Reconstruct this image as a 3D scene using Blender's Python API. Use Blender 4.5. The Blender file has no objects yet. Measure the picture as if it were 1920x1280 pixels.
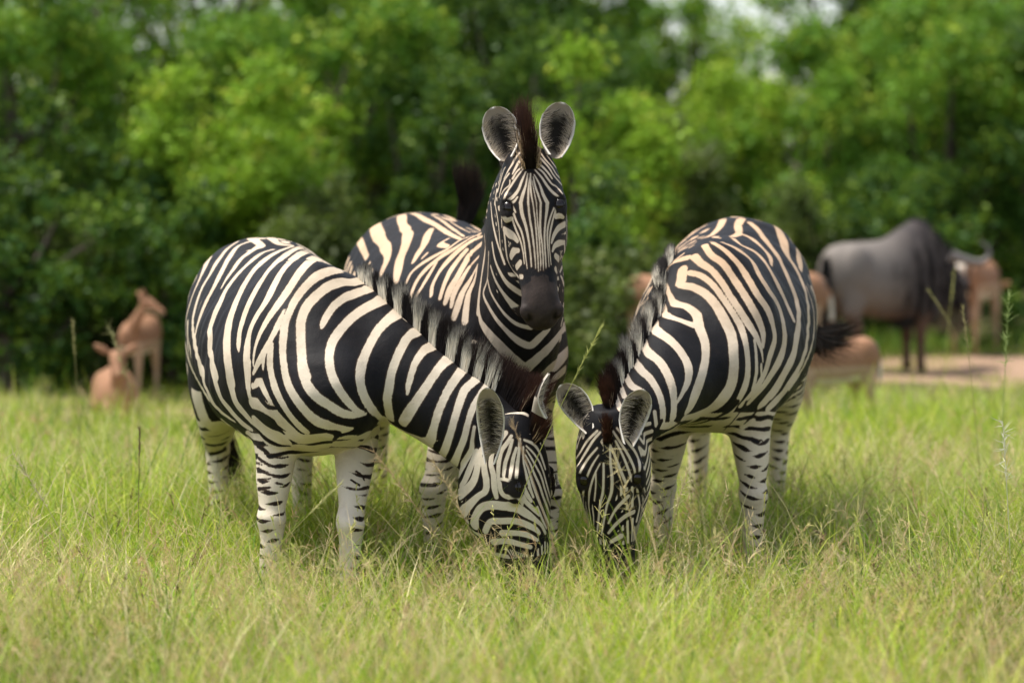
import bpy, bmesh, math, random, os
import numpy as np
from mathutils import Vector, Matrix, kdtree, noise as mnoise
from mathutils.bvhtree import BVHTree

# ------------------------------------------------------------------ camera, world, sun, exposure
SC = bpy.context.scene
COL = SC.collection
F = 4480.0; HC = 1.50; HORZ = 360.0
PITCH = math.atan((640.0 - HORZ) / F)
cam_data = bpy.data.cameras.new("camera")
cam = bpy.data.objects.new("camera", cam_data); COL.objects.link(cam)
cam.location = (0, 0, HC)
cam.rotation_euler = (math.radians(90) - PITCH, 0, 0)
cam_data.sensor_width = 36.0
cam_data.lens = F / 1920.0 * 36.0
cam_data.clip_start = 0.1; cam_data.clip_end = 600
cam_data.dof.use_dof = True
cam_data.dof.focus_distance = 7.8
cam_data.dof.aperture_fstop = 1.6
SC.camera = cam

SUN_EL = math.radians(68); SUN_AZ = math.radians(-75)   # azimuth clockwise from +Y (high, from the left)
world = bpy.data.worlds.new("World"); SC.world = world; world.use_nodes = True
nt = world.node_tree; nt.nodes.clear()
wo = nt.nodes.new("ShaderNodeOutputWorld"); bg = nt.nodes.new("ShaderNodeBackground")
sky = nt.nodes.new("ShaderNodeTexSky"); sky.sky_type = 'NISHITA'; sky.sun_disc = False
sky.sun_elevation = SUN_EL; sky.sun_rotation = SUN_AZ; sky.altitude = 400
sky.air_density = 1.2; sky.dust_density = 2.5; sky.ozone_density = 0.6
hs = nt.nodes.new("ShaderNodeHueSaturation"); hs.inputs["Saturation"].default_value = 0.55
bg.inputs["Strength"].default_value = 0.14
nt.links.new(sky.outputs[0], hs.inputs["Color"]); nt.links.new(hs.outputs[0], bg.inputs["Color"])
nt.links.new(bg.outputs[0], wo.inputs[0])
sd = bpy.data.lights.new("sun", 'SUN'); sd.energy = 3.6; sd.angle = math.radians(16); sd.color = (1.0, 0.95, 0.87)
sun = bpy.data.objects.new("sun", sd); COL.objects.link(sun)
sdir = Vector((math.sin(SUN_AZ) * math.cos(SUN_EL), math.cos(SUN_AZ) * math.cos(SUN_EL), math.sin(SUN_EL)))
sun.rotation_euler = (-sdir).to_track_quat('-Z', 'Y').to_euler()
SC.view_settings.view_transform = 'Standard'; SC.view_settings.look = 'None'
SC.view_settings.exposure = 0.74; SC.view_settings.gamma = 1.0
SC.render.engine = 'CYCLES'
SC.cycles.max_bounces = 8; SC.cycles.diffuse_bounces = 3; SC.cycles.glossy_bounces = 2
SC.cycles.transmission_bounces = 4; SC.cycles.transparent_max_bounces = 8
SC.cycles.use_denoising = True
SC.cycles.caustics_reflective = False; SC.cycles.caustics_refractive = False

V = lambda *a: np.array(a, dtype=float)
def unit(v):
    v = np.asarray(v, float); return v / (np.linalg.norm(v) + 1e-12)
_R = np.array(cam.rotation_euler.to_matrix())
CAM = V(0, 0, HC)
def ray(px, py):                    # direction of the photograph's pixel
    return unit(_R @ V((px - 960) / F, -(py - 640) / F, -1.0))
def pix(px, py, Y):                 # the point at ground distance Y behind that pixel
    d = ray(px, py); return CAM + d * (Y / d[1])
def xat(px, Y):                     # world X of a pixel column at distance Y
    return (px - 960) / F * Y
def project(P):
    q = (np.asarray(P) - CAM) @ _R
    return 960 + F * q[..., 0] / -q[..., 2], 640 - F * q[..., 1] / -q[..., 2]

# ------------------------------------------------------------------ objects and tags
def empty(name, loc):
    o = bpy.data.objects.new(name, None); COL.objects.link(o); o.location = loc
    o.empty_display_size = 0.2; return o
def tag(o, label=None, cat=None, group=None, kind=None):
    if label: o["label"] = label
    if cat: o["category"] = cat
    if group: o["group"] = group
    if kind: o["kind"] = kind
    return o
def mesh_obj(name, v, f, mat, parent=None, smooth=True, offset=None):
    me = bpy.data.meshes.new(name)
    v = np.asarray(v, dtype=np.float32).reshape(-1, 3)
    if offset is not None: v = v - np.asarray(offset, dtype=np.float32)
    if isinstance(f, np.ndarray) and f.ndim == 2:
        n, k = f.shape
        me.vertices.add(len(v)); me.vertices.foreach_set("co", v.ravel())
        me.loops.add(n * k); me.loops.foreach_set("vertex_index", f.astype(np.int32).ravel())
        me.polygons.add(n)
        me.polygons.foreach_set("loop_start", np.arange(0, n * k, k, dtype=np.int32))
        me.update(calc_edges=True)
    else:
        me.from_pydata([tuple(map(float, a)) for a in v], [], [tuple(map(int, a)) for a in f]); me.update()
    if smooth: me.polygons.foreach_set("use_smooth", np.ones(len(me.polygons), dtype=bool))
    me.materials.append(mat)
    o = bpy.data.objects.new(name, me); COL.objects.link(o)
    if parent is not None: o.parent = parent
    return o
def fattr(me, name, vals):
    a = me.attributes.new(name, 'FLOAT', 'POINT'); a.data.foreach_set("value", np.asarray(vals, dtype=np.float32))
def cattr(me, name, cols):
    a = me.attributes.new(name, 'FLOAT_COLOR', 'POINT')
    c = np.ones((len(cols), 4), dtype=np.float32); c[:, :3] = cols; a.data.foreach_set("color", c.ravel())

# ------------------------------------------------------------------ chains: lofted bodies, necks, heads, limbs
def catmull(P, per=6):
    P = np.asarray(P, float); n = len(P); out = []
    for i in range(n - 1):
        p0 = P[max(i - 1, 0)]; p1 = P[i]; p2 = P[i + 1]; p3 = P[min(i + 2, n - 1)]
        for t in np.linspace(0, 1, per, endpoint=False):
            out.append(0.5 * ((2 * p1) + (-p0 + p2) * t + (2 * p0 - 5 * p1 + 4 * p2 - p3) * t * t + (-p0 + 3 * p1 - 3 * p2 + p3) * t ** 3))
    out.append(P[-1]); return np.array(out)
class Rings:                        # stations: (top, bottom, half width, egg, exponent)
    def __init__(s, st, per=6):
        D = catmull([np.r_[a[0], a[1], a[2], a[3] if len(a) > 3 else 0.0, a[4] if len(a) > 4 else 2.0] for a in st], per)
        s.top, s.bot, s.hw, s.egg, s.ex = D[:, :3], D[:, 3:6], np.maximum(D[:, 6], .004), D[:, 7], D[:, 8]
        s.c = (s.top + s.bot) / 2; s.u = (s.top - s.bot) / 2
        t = np.gradient(s.c, axis=0); t /= np.linalg.norm(t, axis=1, keepdims=True) + 1e-9; s.t = t
        sd_ = np.cross(s.u, t); s.side = sd_ / (np.linalg.norm(sd_, axis=1, keepdims=True) + 1e-9)
    def mesh(s, n=40):
        ph = np.linspace(0, 2 * math.pi, n, endpoint=False); V_ = []
        for i in range(len(s.c)):
            e = 2.0 / s.ex[i]
            cu = np.sign(np.cos(ph)) * np.abs(np.cos(ph)) ** e; cs = np.sign(np.sin(ph)) * np.abs(np.sin(ph)) ** e
            V_.append(s.c[i] + np.outer(cu, s.u[i]) + np.outer(cs * s.hw[i] * (1 - s.egg[i] * cu), s.side[i]))
        m = len(V_); V_ = np.concatenate(V_); F_ = []
        for i in range(m - 1):
            for j in range(n):
                k = (j + 1) % n; F_.append((i * n + j, i * n + k, (i + 1) * n + k, (i + 1) * n + j))
        F_.append(tuple(range(n))[::-1]); F_.append(tuple((m - 1) * n + j for j in range(n)))
        return V_, F_
def blob(c, ax, n=20):              # ellipsoid; ax = three half-axis vectors
    ax = np.asarray(ax, float); V_ = []; F_ = []
    for i in range(1, n):
        th = math.pi * i / n
        for j in range(n):
            p = 2 * math.pi * j / n
            V_.append(c + ax[0] * math.sin(th) * math.cos(p) + ax[1] * math.sin(th) * math.sin(p) + ax[2] * math.cos(th))
    m = n - 1
    for i in range(m - 1):
        for j in range(n): k = (j + 1) % n; F_.append((i * n + j, i * n + k, (i + 1) * n + k, (i + 1) * n + j))
    F_.append(tuple(range(n))[::-1]); F_.append(tuple((m - 1) * n + j for j in range(n)))
    return np.array(V_), F_
def unite(pieces, voxel, smooth=6, lam=0.5):   # one continuous skin out of overlapping closed pieces
    VV = []; FF = []; k = 0
    for v, f in pieces:
        VV.append(np.asarray(v)); FF += [tuple(i + k for i in a) for a in f]; k += len(v)
    me = bpy.data.meshes.new("tmp"); me.from_pydata([tuple(a) for a in np.concatenate(VV)], [], FF); me.update()
    bm = bmesh.new(); bm.from_mesh(me); bmesh.ops.recalc_face_normals(bm, faces=bm.faces); bm.to_mesh(me); bm.free()
    o = bpy.data.objects.new("tmp", me); COL.objects.link(o)
    m = o.modifiers.new("r", 'REMESH'); m.mode = 'VOXEL'; m.voxel_size = voxel
    dg = bpy.context.evaluated_depsgraph_get(); ev = o.evaluated_get(dg); r = ev.to_mesh()
    v = np.zeros(len(r.vertices) * 3, dtype=np.float32); r.vertices.foreach_get("co", v); v = v.reshape(-1, 3).astype(float)
    f = np.zeros(len(r.polygons) * 4, dtype=np.int32)
    f = np.array([p.vertices[:] for p in r.polygons], dtype=np.int32) if len(r.loops) != len(f) else (r.loops.foreach_get("vertex_index", f) or f.reshape(-1, 4))
    ev.to_mesh_clear(); bpy.data.objects.remove(o); bpy.data.meshes.remove(me)
    e = np.concatenate([f[:, [0, 1]], f[:, [1, 2]], f[:, [2, 3]], f[:, [3, 0]]])
    e = np.unique(np.sort(e, axis=1), axis=0); deg = np.bincount(e.ravel(), minlength=len(v))[:, None].astype(float)
    for _ in range(smooth):         # taubin smoothing keeps the volume
        for l in (lam, -lam * 1.03):
            a = np.zeros_like(v)
            for q in range(3):
                a[:, q] = np.bincount(e[:, 0], v[e[:, 1], q], len(v)) + np.bincount(e[:, 1], v[e[:, 0], q], len(v))
            v = v + l * (a / deg - v)
    return v, f
def normals(v, f):
    fn = np.cross(v[f[:, 2]] - v[f[:, 0]], v[f[:, 3]] - v[f[:, 1]]); n = np.zeros_like(v)
    for k in range(4):
        for q in range(3): n[:, q] += np.bincount(f[:, k], fn[:, q], len(v))
    return n / (np.linalg.norm(n, axis=1, keepdims=True) + 1e-12)

def relax(v, f, w, it, lam=.6):     # masked smoothing
    e = np.concatenate([f[:, [0, 1]], f[:, [1, 2]], f[:, [2, 3]], f[:, [3, 0]]]); e = np.unique(np.sort(e, axis=1), axis=0)
    deg = np.bincount(e.ravel(), minlength=len(v))[:, None].astype(float); w = (w * lam)[:, None]
    for _ in range(it):
        a = np.zeros_like(v)
        for q in range(3): a[:, q] = np.bincount(e[:, 0], v[e[:, 1], q], len(v)) + np.bincount(e[:, 1], v[e[:, 0], q], len(v))
        v = v + w * (a / deg - v)
    return v
def fbm(v, sc_, seed=0):
    o = Vector((seed * 7.3, seed * 3.1, seed * 5.7))
    return np.array([mnoise.noise(Vector(p) * sc_ + o) for p in v])
def smooth01(x, a, b):
    t = np.clip((x - a) / (b - a), 0, 1); return t * t * (3 - 2 * t)

def split_quads(v, f, sel):         # each chosen quad into four
    q = f[sel]; e = np.sort(np.concatenate([q[:, [0, 1]], q[:, [1, 2]], q[:, [2, 3]], q[:, [3, 0]]]), axis=1)
    ue, inv = np.unique(e, axis=0, return_inverse=True); inv = inv.ravel(); n = len(v); k = len(q)
    mid = v[ue].mean(1); cen = v[q].mean(1); v2 = np.concatenate([v, mid, cen]); m = [n + inv[i * k:(i + 1) * k] for i in range(4)]; c = n + len(ue) + np.arange(k)
    new = [np.stack([q[:, i], m[i], c, m[(i + 3) % 4]], 1) for i in range(4)]
    return v2, np.concatenate([f[~sel]] + new)
# ------------------------------------------------------------------ the zebra
HEAD = [(-.05, -.02, -.15, .06, 0, 2), (-.01, .0, -.19, .086, .0, 2.2), (.04, .014, -.225, .104, .08, 2.4), (.10, .022, -.25, .117, .14, 2.6),
        (.165, .024, -.262, .120, .18, 2.8), (.22, .018, -.262, .116, .22, 2.8), (.28, .010, -.246, .105, .24, 2.8), (.34, .002, -.212, .086, .18, 2.6),
        (.40, -.006, -.172, .068, .06, 2.4), (.455, -.010, -.150, .061, .0, 2.3), (.50, -.012, -.142, .064, .02, 2.3), (.54, -.020, -.138, .067, .04, 2.3),
        (.57, -.034, -.134, .054, -.06, 2.1), (.588, -.055, -.122, .036, -.05, 2), (.595, -.075, -.10, .02, 0, 2)]
class Zeb: pass
def build_body(zb):
    """zb: sc, shoulder centre (X,Y), heading, neck stations in world points, head frame, leg targets -> skin mesh"""
    sc = zb.sc; a = math.radians(zb.heading); fw = V(math.sin(a), -math.cos(a), 0); lf = V(math.cos(a), math.sin(a), 0); up = V(0, 0, 1)
    o = V(zb.sh[0], zb.sh[1], 0) - fw * .42 * sc
    L = lambda x, y, z: o + (fw * x + lf * y + up * z) * sc
    zb.L = L; zb.fw = fw; zb.lf = lf; zb.o = o
    T = [(-.83, 1.12, .98, .04, 0, 2), (-.80, 1.19, .88, .11, 0, 2), (-.73, 1.265, .80, .20, .05, 2.1), (-.60, 1.325, .74, .262, .06, 2.15),
         (-.42, 1.335, .70, .292, .06, 2.15), (-.18, 1.30, .655, .318, .08, 2.1), (.05, 1.27, .615, .320, .14, 2.05), (.25, 1.268, .60, .295, .20, 2.0),
         (.40, 1.255, .61, .250, .22, 2.0), (.52, 1.14, .64, .215, .10, 2.1), (.62, 1.02, .67, .175, 0, 2), (.70, .95, .71, .12, 0, 2), (.74, .90, .78, .05, 0, 2)]
    k = getattr(zb, 'wide', 1.0)
    trunk = Rings([(L(x, 0, zt), L(x, 0, zbt), w * sc * k, eg, ex) for x, zt, zbt, w, eg, ex in T], 8)
    neck = Rings([(t, b, w, .12, 2.1) for t, b, w in zb.neck], 8)
    A = unit(zb.A); N = zb.N - A * np.dot(zb.N, A); N = unit(N); S = np.cross(N, A)   # S = animal's left
    zb.Ax, zb.Nx, zb.Sx = A, N, S; hs_ = zb.hs
    H = lambda x, y, z: zb.poll + (A * x + S * y + N * z) * hs_
    zb.H = H
    head = Rings([(H(x, 0, zt), H(x, 0, zb_), w * hs_, eg, ex) for x, zt, zb_, w, eg, ex in HEAD], 8)
    P = [trunk.mesh(48), neck.mesh(40), head.mesh(40)]
    ax = lambda x, y, z: [fw * x * sc, lf * y * sc, up * z * sc]
    for s in (1, -1):
        P.append(blob(L(.38, s * .135, .90), ax(.21, .112, .27)))        # shoulder
        P.append(blob(L(.50, s * .085, .84), ax(.17, .10, .20)))         # breast
        P.append(blob(L(-.56, s * .135, .98), ax(.25, .135, .29)))      # haunch
        for (x, y, z, rx, ry, rz) in [(.175, .090, -.030, .06, .026, .032), (.150, .085, -.010, .022, .022, .014), (.21, .082, -.17, .09, .028, .085), (.545, .044, -.055, .03, .026, .028)]:
            P.append(blob(H(x, s * y, z), [A * rx * hs_, S * ry * hs_, N * rz * hs_]))
    def leg(top_pts, rear, joint, foot):
        J = V(xat(*joint), joint[1], (.50 if rear else .41) * sc); Ft = V(xat(*foot), foot[1], 0)
        fd = unit(fw * .9 + V(0, -1, 0) * .1)
        st = []
        for c, d, w in top_pts: st.append((c + fd * d * sc, c - fd * d * sc, w * sc))
        e = top_pts[-1][0]
        def at(p, q, t): return p + (q - p) * t
        def S_(c, d, w): st.append((c + fd * d * sc, c - fd * d * sc, w * sc))
        ground = Ft
        if not rear:
            S_(at(e, J, .5), .068, .058); S_(at(e, J, .82), .049, .045); S_(J, .052, .049); S_(J - V(0, 0, .055) * sc, .041, .039)
            S_(at(J, Ft, .35), .035, .033); S_(at(J, Ft, .6), .033, .029)
            S_(V(*(at(J, Ft, .78))), .038, .034); S_(V(*(at(J, Ft, .88))) + fd * .02, .033, .030); S_(Ft + V(0, 0, .045) + fd * .03, .045, .040); S_(Ft + V(0, 0, 0.0) + fd * .04, .058, .050)
        else:
            Jb = J - fw * .05 * sc
            S_(at(e, Jb, .5), .082, .068); S_(at(e, Jb, .85), .062, .050); S_(Jb, .058, .048); S_(Jb - V(0, 0, .07) * sc, .048, .042)
            S_(at(Jb, Ft, .4), .038, .036); S_(at(Jb, Ft, .65), .035, .033)
            S_(at(Jb, Ft, .80), .039, .035); S_(at(Jb, Ft, .9) + fd * .02, .034, .031); S_(Ft + V(0, 0, .045) + fd * .03, .045, .040); S_(Ft + fd * .04, .058, .050)
        r = Rings(st, 6); zb.legs.append(r); P.append(r.mesh(28))
    zb.legs = []
    for s, (j, f_) in zip((-1, 1), zb.front):
        leg([(L(.36, s * .15, .98), .12, .07), (L(.38, s * .155, .84), .125, .085), (L(.38, s * .145, .72), .10, .084), (L(.385, s * .138, .64), .085, .075)], False, j, f_)
    for s, (j, f_) in zip((-1, 1), zb.rear):
        leg([(L(-.58, s * .13, 1.05), .20, .12), (L(-.56, s * .15, .88), .19, .125), (L(-.54, s * .15, .74), .16, .115), (L(-.58, s * .145, .64), .11, .09)], True, j, f_)
    v, f = unite(P, zb.voxel, 30)
    q = (v - zb.poll) / hs_; inh = smooth01(q @ A, -.16, -.02) * (np.abs(q @ S) < .2)
    msk = smooth01(v[:, 2] / sc, .52, .72) * (1 - inh)
    v = relax(v, f, msk, int(130 * (.0065 / zb.voxel) ** 2))
    nn = normals(v, f)          # soft muscle and rib relief
    rel = .009 * fbm(v, 6.0, 7) + .0045 * fbm(v, 13.0, 8)
    lx_ = (v - o) @ fw / sc; rib = np.sin(lx_ / .052 * 2 * math.pi + (v[:, 2] - .9) * 6) * smooth01(lx_, -.30, -.15) * smooth01(lx_, .28, .15) * smooth01(v[:, 2], .6, .75) * smooth01(v[:, 2], 1.2, 1.0)
    v = v + nn * (rel + (.0016 * rib))[:, None] * (msk * .8 + .2)[:, None]
    # sculpt: nostrils, mouth, eye sockets, breast groove
    q = (v - zb.poll) / hs_; hx, hy, hz = q @ A, q @ S, q @ N; n = normals(v, f)
    dn = np.zeros(len(v)); ns = np.zeros(len(v))
    for s in (1, -1):
        g = np.exp(-(((hx - .556) / .019) ** 2 + ((hy - s * (.047 - .35 * (hx - .556))) / .0115) ** 2 + ((hz + .052) / .022) ** 2)); dn -= .026 * g; ns = np.maximum(ns, g)
        g = np.exp(-(((hx - .535) / .022) ** 2 + ((hy - s * .062) / .014) ** 2 + ((hz + .045) / .022) ** 2)); dn += .009 * g
        g = np.exp(-(((hx - .176) / .022) ** 2 + ((hy - s * .090) / .018) ** 2 + ((hz + .012) / .018) ** 2)); dn -= .010 * g
    m = (hx > .47) & (hx < .62)
    dn -= .010 * np.exp(-((hz + .104 - (.595 - hx) * .12) / .006) ** 2) * m
    zb.nost = np.maximum(ns, .8 * np.exp(-((hz + .104 - (.595 - hx) * .12) / .005) ** 2) * m)
    v = v + n * (dn * hs_)[:, None]
    # finer skin on the head, where the stripes are narrow
    qf = (v[f].mean(1) - zb.poll) / hs_; fx, fy, fz = qf @ A, qf @ S, qf @ N
    sel = (fx > -.03) & (fx < .50) & (np.abs(fy) < .15) & (fz > -.30) & (fz < .08)
    v, f = split_quads(v, f, sel)
    q = (v - zb.poll) / hs_; hx, hy, hz = q @ A, q @ S, q @ N
    m = (hx > .47) & (hx < .62); ns = np.zeros(len(v))
    for s in (1, -1): ns = np.maximum(ns, np.exp(-(((hx - .556) / .019) ** 2 + ((hy - s * (.047 - .35 * (hx - .556))) / .015) ** 2 + ((hz + .055) / .024) ** 2)))
    zb.nost = np.maximum(smooth01(ns, .35, .7), .8 * np.exp(-((hz + .104 - (.595 - hx) * .12) / .005) ** 2) * m)
    zb.chains = [trunk, neck, head]; zb.v, zb.f = v, f; zb.n = normals(v, f)
    zb.hx, zb.hy, zb.hz = hx, hy, hz
    zb.bvh = BVHTree.FromPolygons([tuple(p) for p in v], [tuple(p) for p in f.tolist()])
    zb.nskin = len(v)
    return zb

Z = []
def zebra_setup(**k):
    zb = Zeb(); zb.__dict__.update(k); zb.voxel = .0048 if k.get('fine') else .006; build_body(zb); Z.append(zb); return zb

z1 = zebra_setup(sc=1.0, sh=(-.655, 8.02), heading=17.5, wide=1.03,
    neck=[(pix(590, 488, 8.45), pix(560, 730, 8.2), .17), (pix(655, 508, 8.2), pix(640, 790, 8.02), .19), (pix(738, 574, 8.08), pix(706, 784, 7.96), .162),
          (pix(808, 640, 8.0), pix(755, 808, 7.92), .132), (pix(872, 693, 7.95), pix(800, 834, 7.88), .112), (pix(936, 735, 7.92), pix(850, 870, 7.86), .095), (pix(975, 775, 7.88), pix(870, 890, 7.90), .09), (pix(984, 790, 7.85), pix(890, 925, 7.90), .09)],
    poll=pix(994, 800, 7.80), A=V(.13, -.08, -.98), N=V(.80, -.58, .12), hs=1.05,
    front=[((506, 7.93), (492, 7.90)), ((655, 7.85), (648, 7.80))], rear=[((410, 9.2), (412, 9.2)), ((568, 9.1), (566, 9.1))])
z2 = zebra_setup(fine=True, sc=1.065, sh=(-.06, 8.60), heading=18.5, wide=1.05,
    neck=[(pix(885, 452, 9.0), pix(960, 780, 8.45), .17), (pix(925, 428, 8.8), pix(992, 700, 8.2), .160), (pix(955, 378, 8.60), pix(1000, 610, 8.08), .138), (pix(962, 325, 8.45), pix(990, 540, 8.03), .120),
          (pix(972, 300, 8.30), pix(988, 470, 8.06), .106), (pix(982, 290, 8.18), pix(992, 400, 8.10), .09)],
    poll=pix(993, 292, 8.02), A=V(.078, -.36, -.93), N=V(0.04, -.93, .36), hs=.98,
    front=[((812, 8.5), (808, 8.5)), ((1028, 8.45), (1025, 8.42))], rear=[((712, 9.6), (710, 9.6)), ((860, 9.6), (860, 9.6))])
z3 = zebra_setup(sc=1.05, sh=(.70, 8.47), heading=-11.5, wide=1.0,
    neck=[(pix(1310, 480, 8.85), pix(1335, 780, 8.45), .19), (pix(1268, 533, 8.55), pix(1298, 790, 8.22), .185), (pix(1225, 600, 8.28), pix(1262, 805, 8.06), .155),
          (pix(1188, 668, 8.06), pix(1232, 820, 7.98), .130), (pix(1156, 728, 7.92), pix(1203, 838, 7.95), .105), (pix(1142, 765, 7.84), pix(1188, 865, 7.98), .09), (pix(1140, 785, 7.80), pix(1180, 890, 7.98), .09)],
    poll=pix(1139, 800, 7.72), A=V(.06, .12, -.98), N=V(-.10, -.98, -.1), hs=1.0,
    front=[((1245, 8.65), (1245, 8.65)), ((1415, 8.40), (1412, 8.38))], rear=[((1308, 9.6), (1308, 9.6)), ((1458, 9.6), (1456, 9.6))])
# ------------------------------------------------------------------ coat pattern: each stripe is a curve laid on the animal's skin
# (origin x, origin y, scale) of the reading grid, then one curve per line: x y width, ...
def T_(ox, oy, s, txt):
    out = []
    for ln in txt.strip().split("\n"):
        a = [tuple(float(q) for q in p.split()) for p in ln.split(",") if p.strip()]
        out.append([(ox + x / s, oy + y / s, w / s) for x, y, w in a])
    return out
W1 = T_(340, 430, 4, """245 155 30,205 220 60,165 310 40,125 400 22,90 480 16,60 570 22,35 680 16,30 830 26,50 960 30,95 1080 32,160 1200 34,210 1280 30
415 95 30,340 150 40,270 240 50,215 340 50,160 430 45,120 530 45,92 640 40,85 740 40,100 850 44,125 970 46,170 1090 48
500 95 30,420 130 34,360 210 42,300 320 46,240 440 44,185 540 46,145 640 34,115 740 20,105 790 12
590 120 36,500 180 40,440 230 36,390 300 34,340 370 30,300 440 14
520 60 60,560 90 50,600 130 40,500 160 20
650 40 50,690 80 50,740 110 40,830 120 24
690 150 24,600 180 34,500 260 44,420 340 48,350 430 52,300 520 60,250 640 66,215 770 60,215 880 60,230 990 56,260 1100 58
840 125 16,740 160 26,650 210 40,550 300 50,480 400 56,430 500 64,380 620 74,345 760 76,340 900 74,350 1020 76,375 1150 80
930 130 30,850 150 34,760 210 40,680 280 44,610 370 50,550 470 52,500 570 54,460 680 50,435 780 40,430 860 40,432 910 16
985 155 40,900 180 46,820 240 50,750 320 54,690 430 56,640 530 56,570 640 54,525 730 56,500 830 60,490 950 66,492 1060 60,500 1180 50
1085 210 60,1000 220 64,930 270 60,860 360 54,790 470 52,720 570 50,650 670 44,590 780 36,555 880 28,540 980 18,540 1020 10
770 605 16,735 690 36,700 770 38,650 860 38,610 940 50,570 1010 40,540 1080 20
615 960 30,612 1050 14
1215 300 60,1120 310 60,1020 350 62,930 430 56,860 520 52,815 610 48,780 700 50,765 800 54,760 900 48,765 1000 44
675 860 30,665 940 44,665 1040 46
1290 395 60,1200 395 60,1100 430 64,1010 500 66,940 580 66,900 680 66,895 780 66,900 900 64,910 1010 64,940 1110 64
760 60 16,850 60 20,950 100 24,1030 140 20
780 85 12,900 105 16,960 130 12""") + T_(560, 480, 4, """530 240 60,440 275 56,350 310 56,280 360 54,230 420 52,190 490 48,172 540 20
635 320 70,540 370 64,440 430 64,360 500 64,300 570 66,250 650 64,230 740 62,235 830 62,260 920 62,310 1010 60,370 1090 56,430 1150 40,490 1175 20
750 420 70,670 480 62,600 550 62,540 650 62,490 760 64,465 860 64,465 950 62,490 1040 60,530 1120 56,580 1180 44,620 1220 30
905 550 60,830 600 62,775 680 62,730 780 60,695 880 60,680 980 62,665 1060 60,675 1150 54,690 1220 46
1020 660 60,940 710 56,880 790 50,850 870 46,825 960 40,815 1035 18
1145 750 64,1070 820 62,1010 900 62,950 990 64,890 1080 70,830 1170 80,780 1250 70""") + T_(760, 620, 4.267, """450 320 70,370 430 66,310 540 62,260 660 62,225 780 60,200 870 80,150 910 90
530 420 60,470 480 62,430 590 60,395 700 56,360 820 56,320 940 60,285 1010 50
590 520 40,540 620 50,500 740 46,470 860 50,430 960 50,390 1060 60,350 1120 50
620 620 30,600 700 30""") + T_(360, 680, 5.333, """65 0 50,100 130 52,150 280 56,210 400 50,290 490 44,370 550 30,430 590 16
190 0 60,215 130 66,250 250 66,300 370 62,380 470 60,440 540 60,510 610 56,600 670 30
355 0 80,370 150 84,400 280 88,440 400 88,520 500 80,590 580 70,630 640 50
555 0 90,555 150 80,565 260 60,575 330 50
915 0 60,940 150 66,990 280 70,1060 390 76,1150 500 80,1260 590 90,1400 640 90,1520 670 70,1600 660 30
775 0 60,800 150 62,840 280 64,900 400 62,960 500 60,1030 590 70,1100 660 70,1140 690 60
610 230 50,680 190 70,730 280 66,790 380 60,825 430 40
1090 0 74,1115 130 80,1170 250 90,1260 350 90,1380 430 84,1500 500 80,1620 525 56,1740 510 20
600 400 90,700 430 100,850 520 130,950 640 150,1100 760 160,1350 740 100
640 600 120,760 720 180,900 770 180""") + T_(820, 800, 5.333, """370 0 30,350 130 34,340 230 50,280 340 56,240 430 50,190 520 70,150 560 60
390 240 40,350 350 50,310 450 56,270 540 50,230 590 36
540 160 40,440 230 50,410 330 60,390 450 60,350 560 70,270 640 80,170 700 90
520 250 40,470 320 50,470 430 56,490 540 60,480 640 60,400 700 60,310 790 80,230 880 90,200 940 80
680 60 50,600 170 50,550 260 40,535 370 46,560 480 50,570 600 56,590 700 40
740 90 30,690 170 40,640 240 44,615 350 40,610 450 36,610 540 26,620 560 40,640 650 40,700 700 40,790 690 50,840 720 50,850 780 20
610 520 26,680 525 30,750 545 30,800 540 26
750 130 26,720 240 34,680 360 36,665 480 30,670 510 20
790 210 24,760 310 34,740 420 36,725 510 26
825 120 24,815 260 26,800 380 34,790 510 30
370 980 80,380 900 70,440 810 80,540 780 80,660 790 80,780 800 80,880 860 76,970 920 50,1040 980 30,1080 1060 24
480 1040 60,530 950 60,640 940 60,780 940 60,880 970 60,980 1020 50,1020 1060 30
650 1060 60,780 1060 50,900 1080 50,1000 1130 30
560 1150 60,700 1140 50,820 1170 50,930 1200 40
860 600 40,900 680 40,940 740 30
830 640 30,880 740 40,950 810 40,1020 880 24
870 130 22,960 170 26,1020 250 24,1065 370 22,1080 420 18
890 190 14,960 260 18,1020 350 18,1060 450 18,1090 560 18,1130 700 18,1180 850 18
890 230 12,940 310 16,990 400 18,1040 500 20,1075 620 20,1120 760 20,1170 900 20,1200 1010 16
880 280 12,930 370 16,970 470 20,1020 580 22,1060 700 22,1110 830 22,1160 960 20
870 330 12,910 420 16,940 520 22,980 640 24,1030 770 24,1080 890 22,1130 1000 20
860 200 16,860 330 16,880 430 18,905 530 30,940 640 20
920 600 30,960 700 20
1000 800 20,1050 920 20,1090 1010 18""")
K1 = T_(360, 680, 5.333, """610 180 30,680 80 40,740 200 50,800 330 50,850 430 60,930 540 40,1000 620 26,1060 680 14
600 300 50,650 290 70,700 370 60,760 440 40,850 450 40
620 490 50,700 560 60,780 610 60,860 640 36,930 680 14
430 480 30,560 600 36,660 680 36,740 760 40,860 820 36,980 830 20
650 830 30,720 870 36,800 930 26,900 950 20,960 940 16
650 940 24,720 990 30,800 1030 30,900 1040 24
640 1000 22,700 1015 20
640 1090 24,720 1095 24,790 1120 26,920 1130 20
640 1170 30,780 1160 20
840 1200 26,910 1215 20
660 1260 40,780 1245 26
1090 560 60,1200 640 50,1330 680 34,1460 710 60,1420 770 30
1300 500 70,1450 580 60,1600 600 50,1780 530 36
1370 1120 50,1385 1180 60,1375 1240 40
1640 1080 20,1700 1130 26,1720 1170 16
1590 1170 20,1670 1220 24""")
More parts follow.
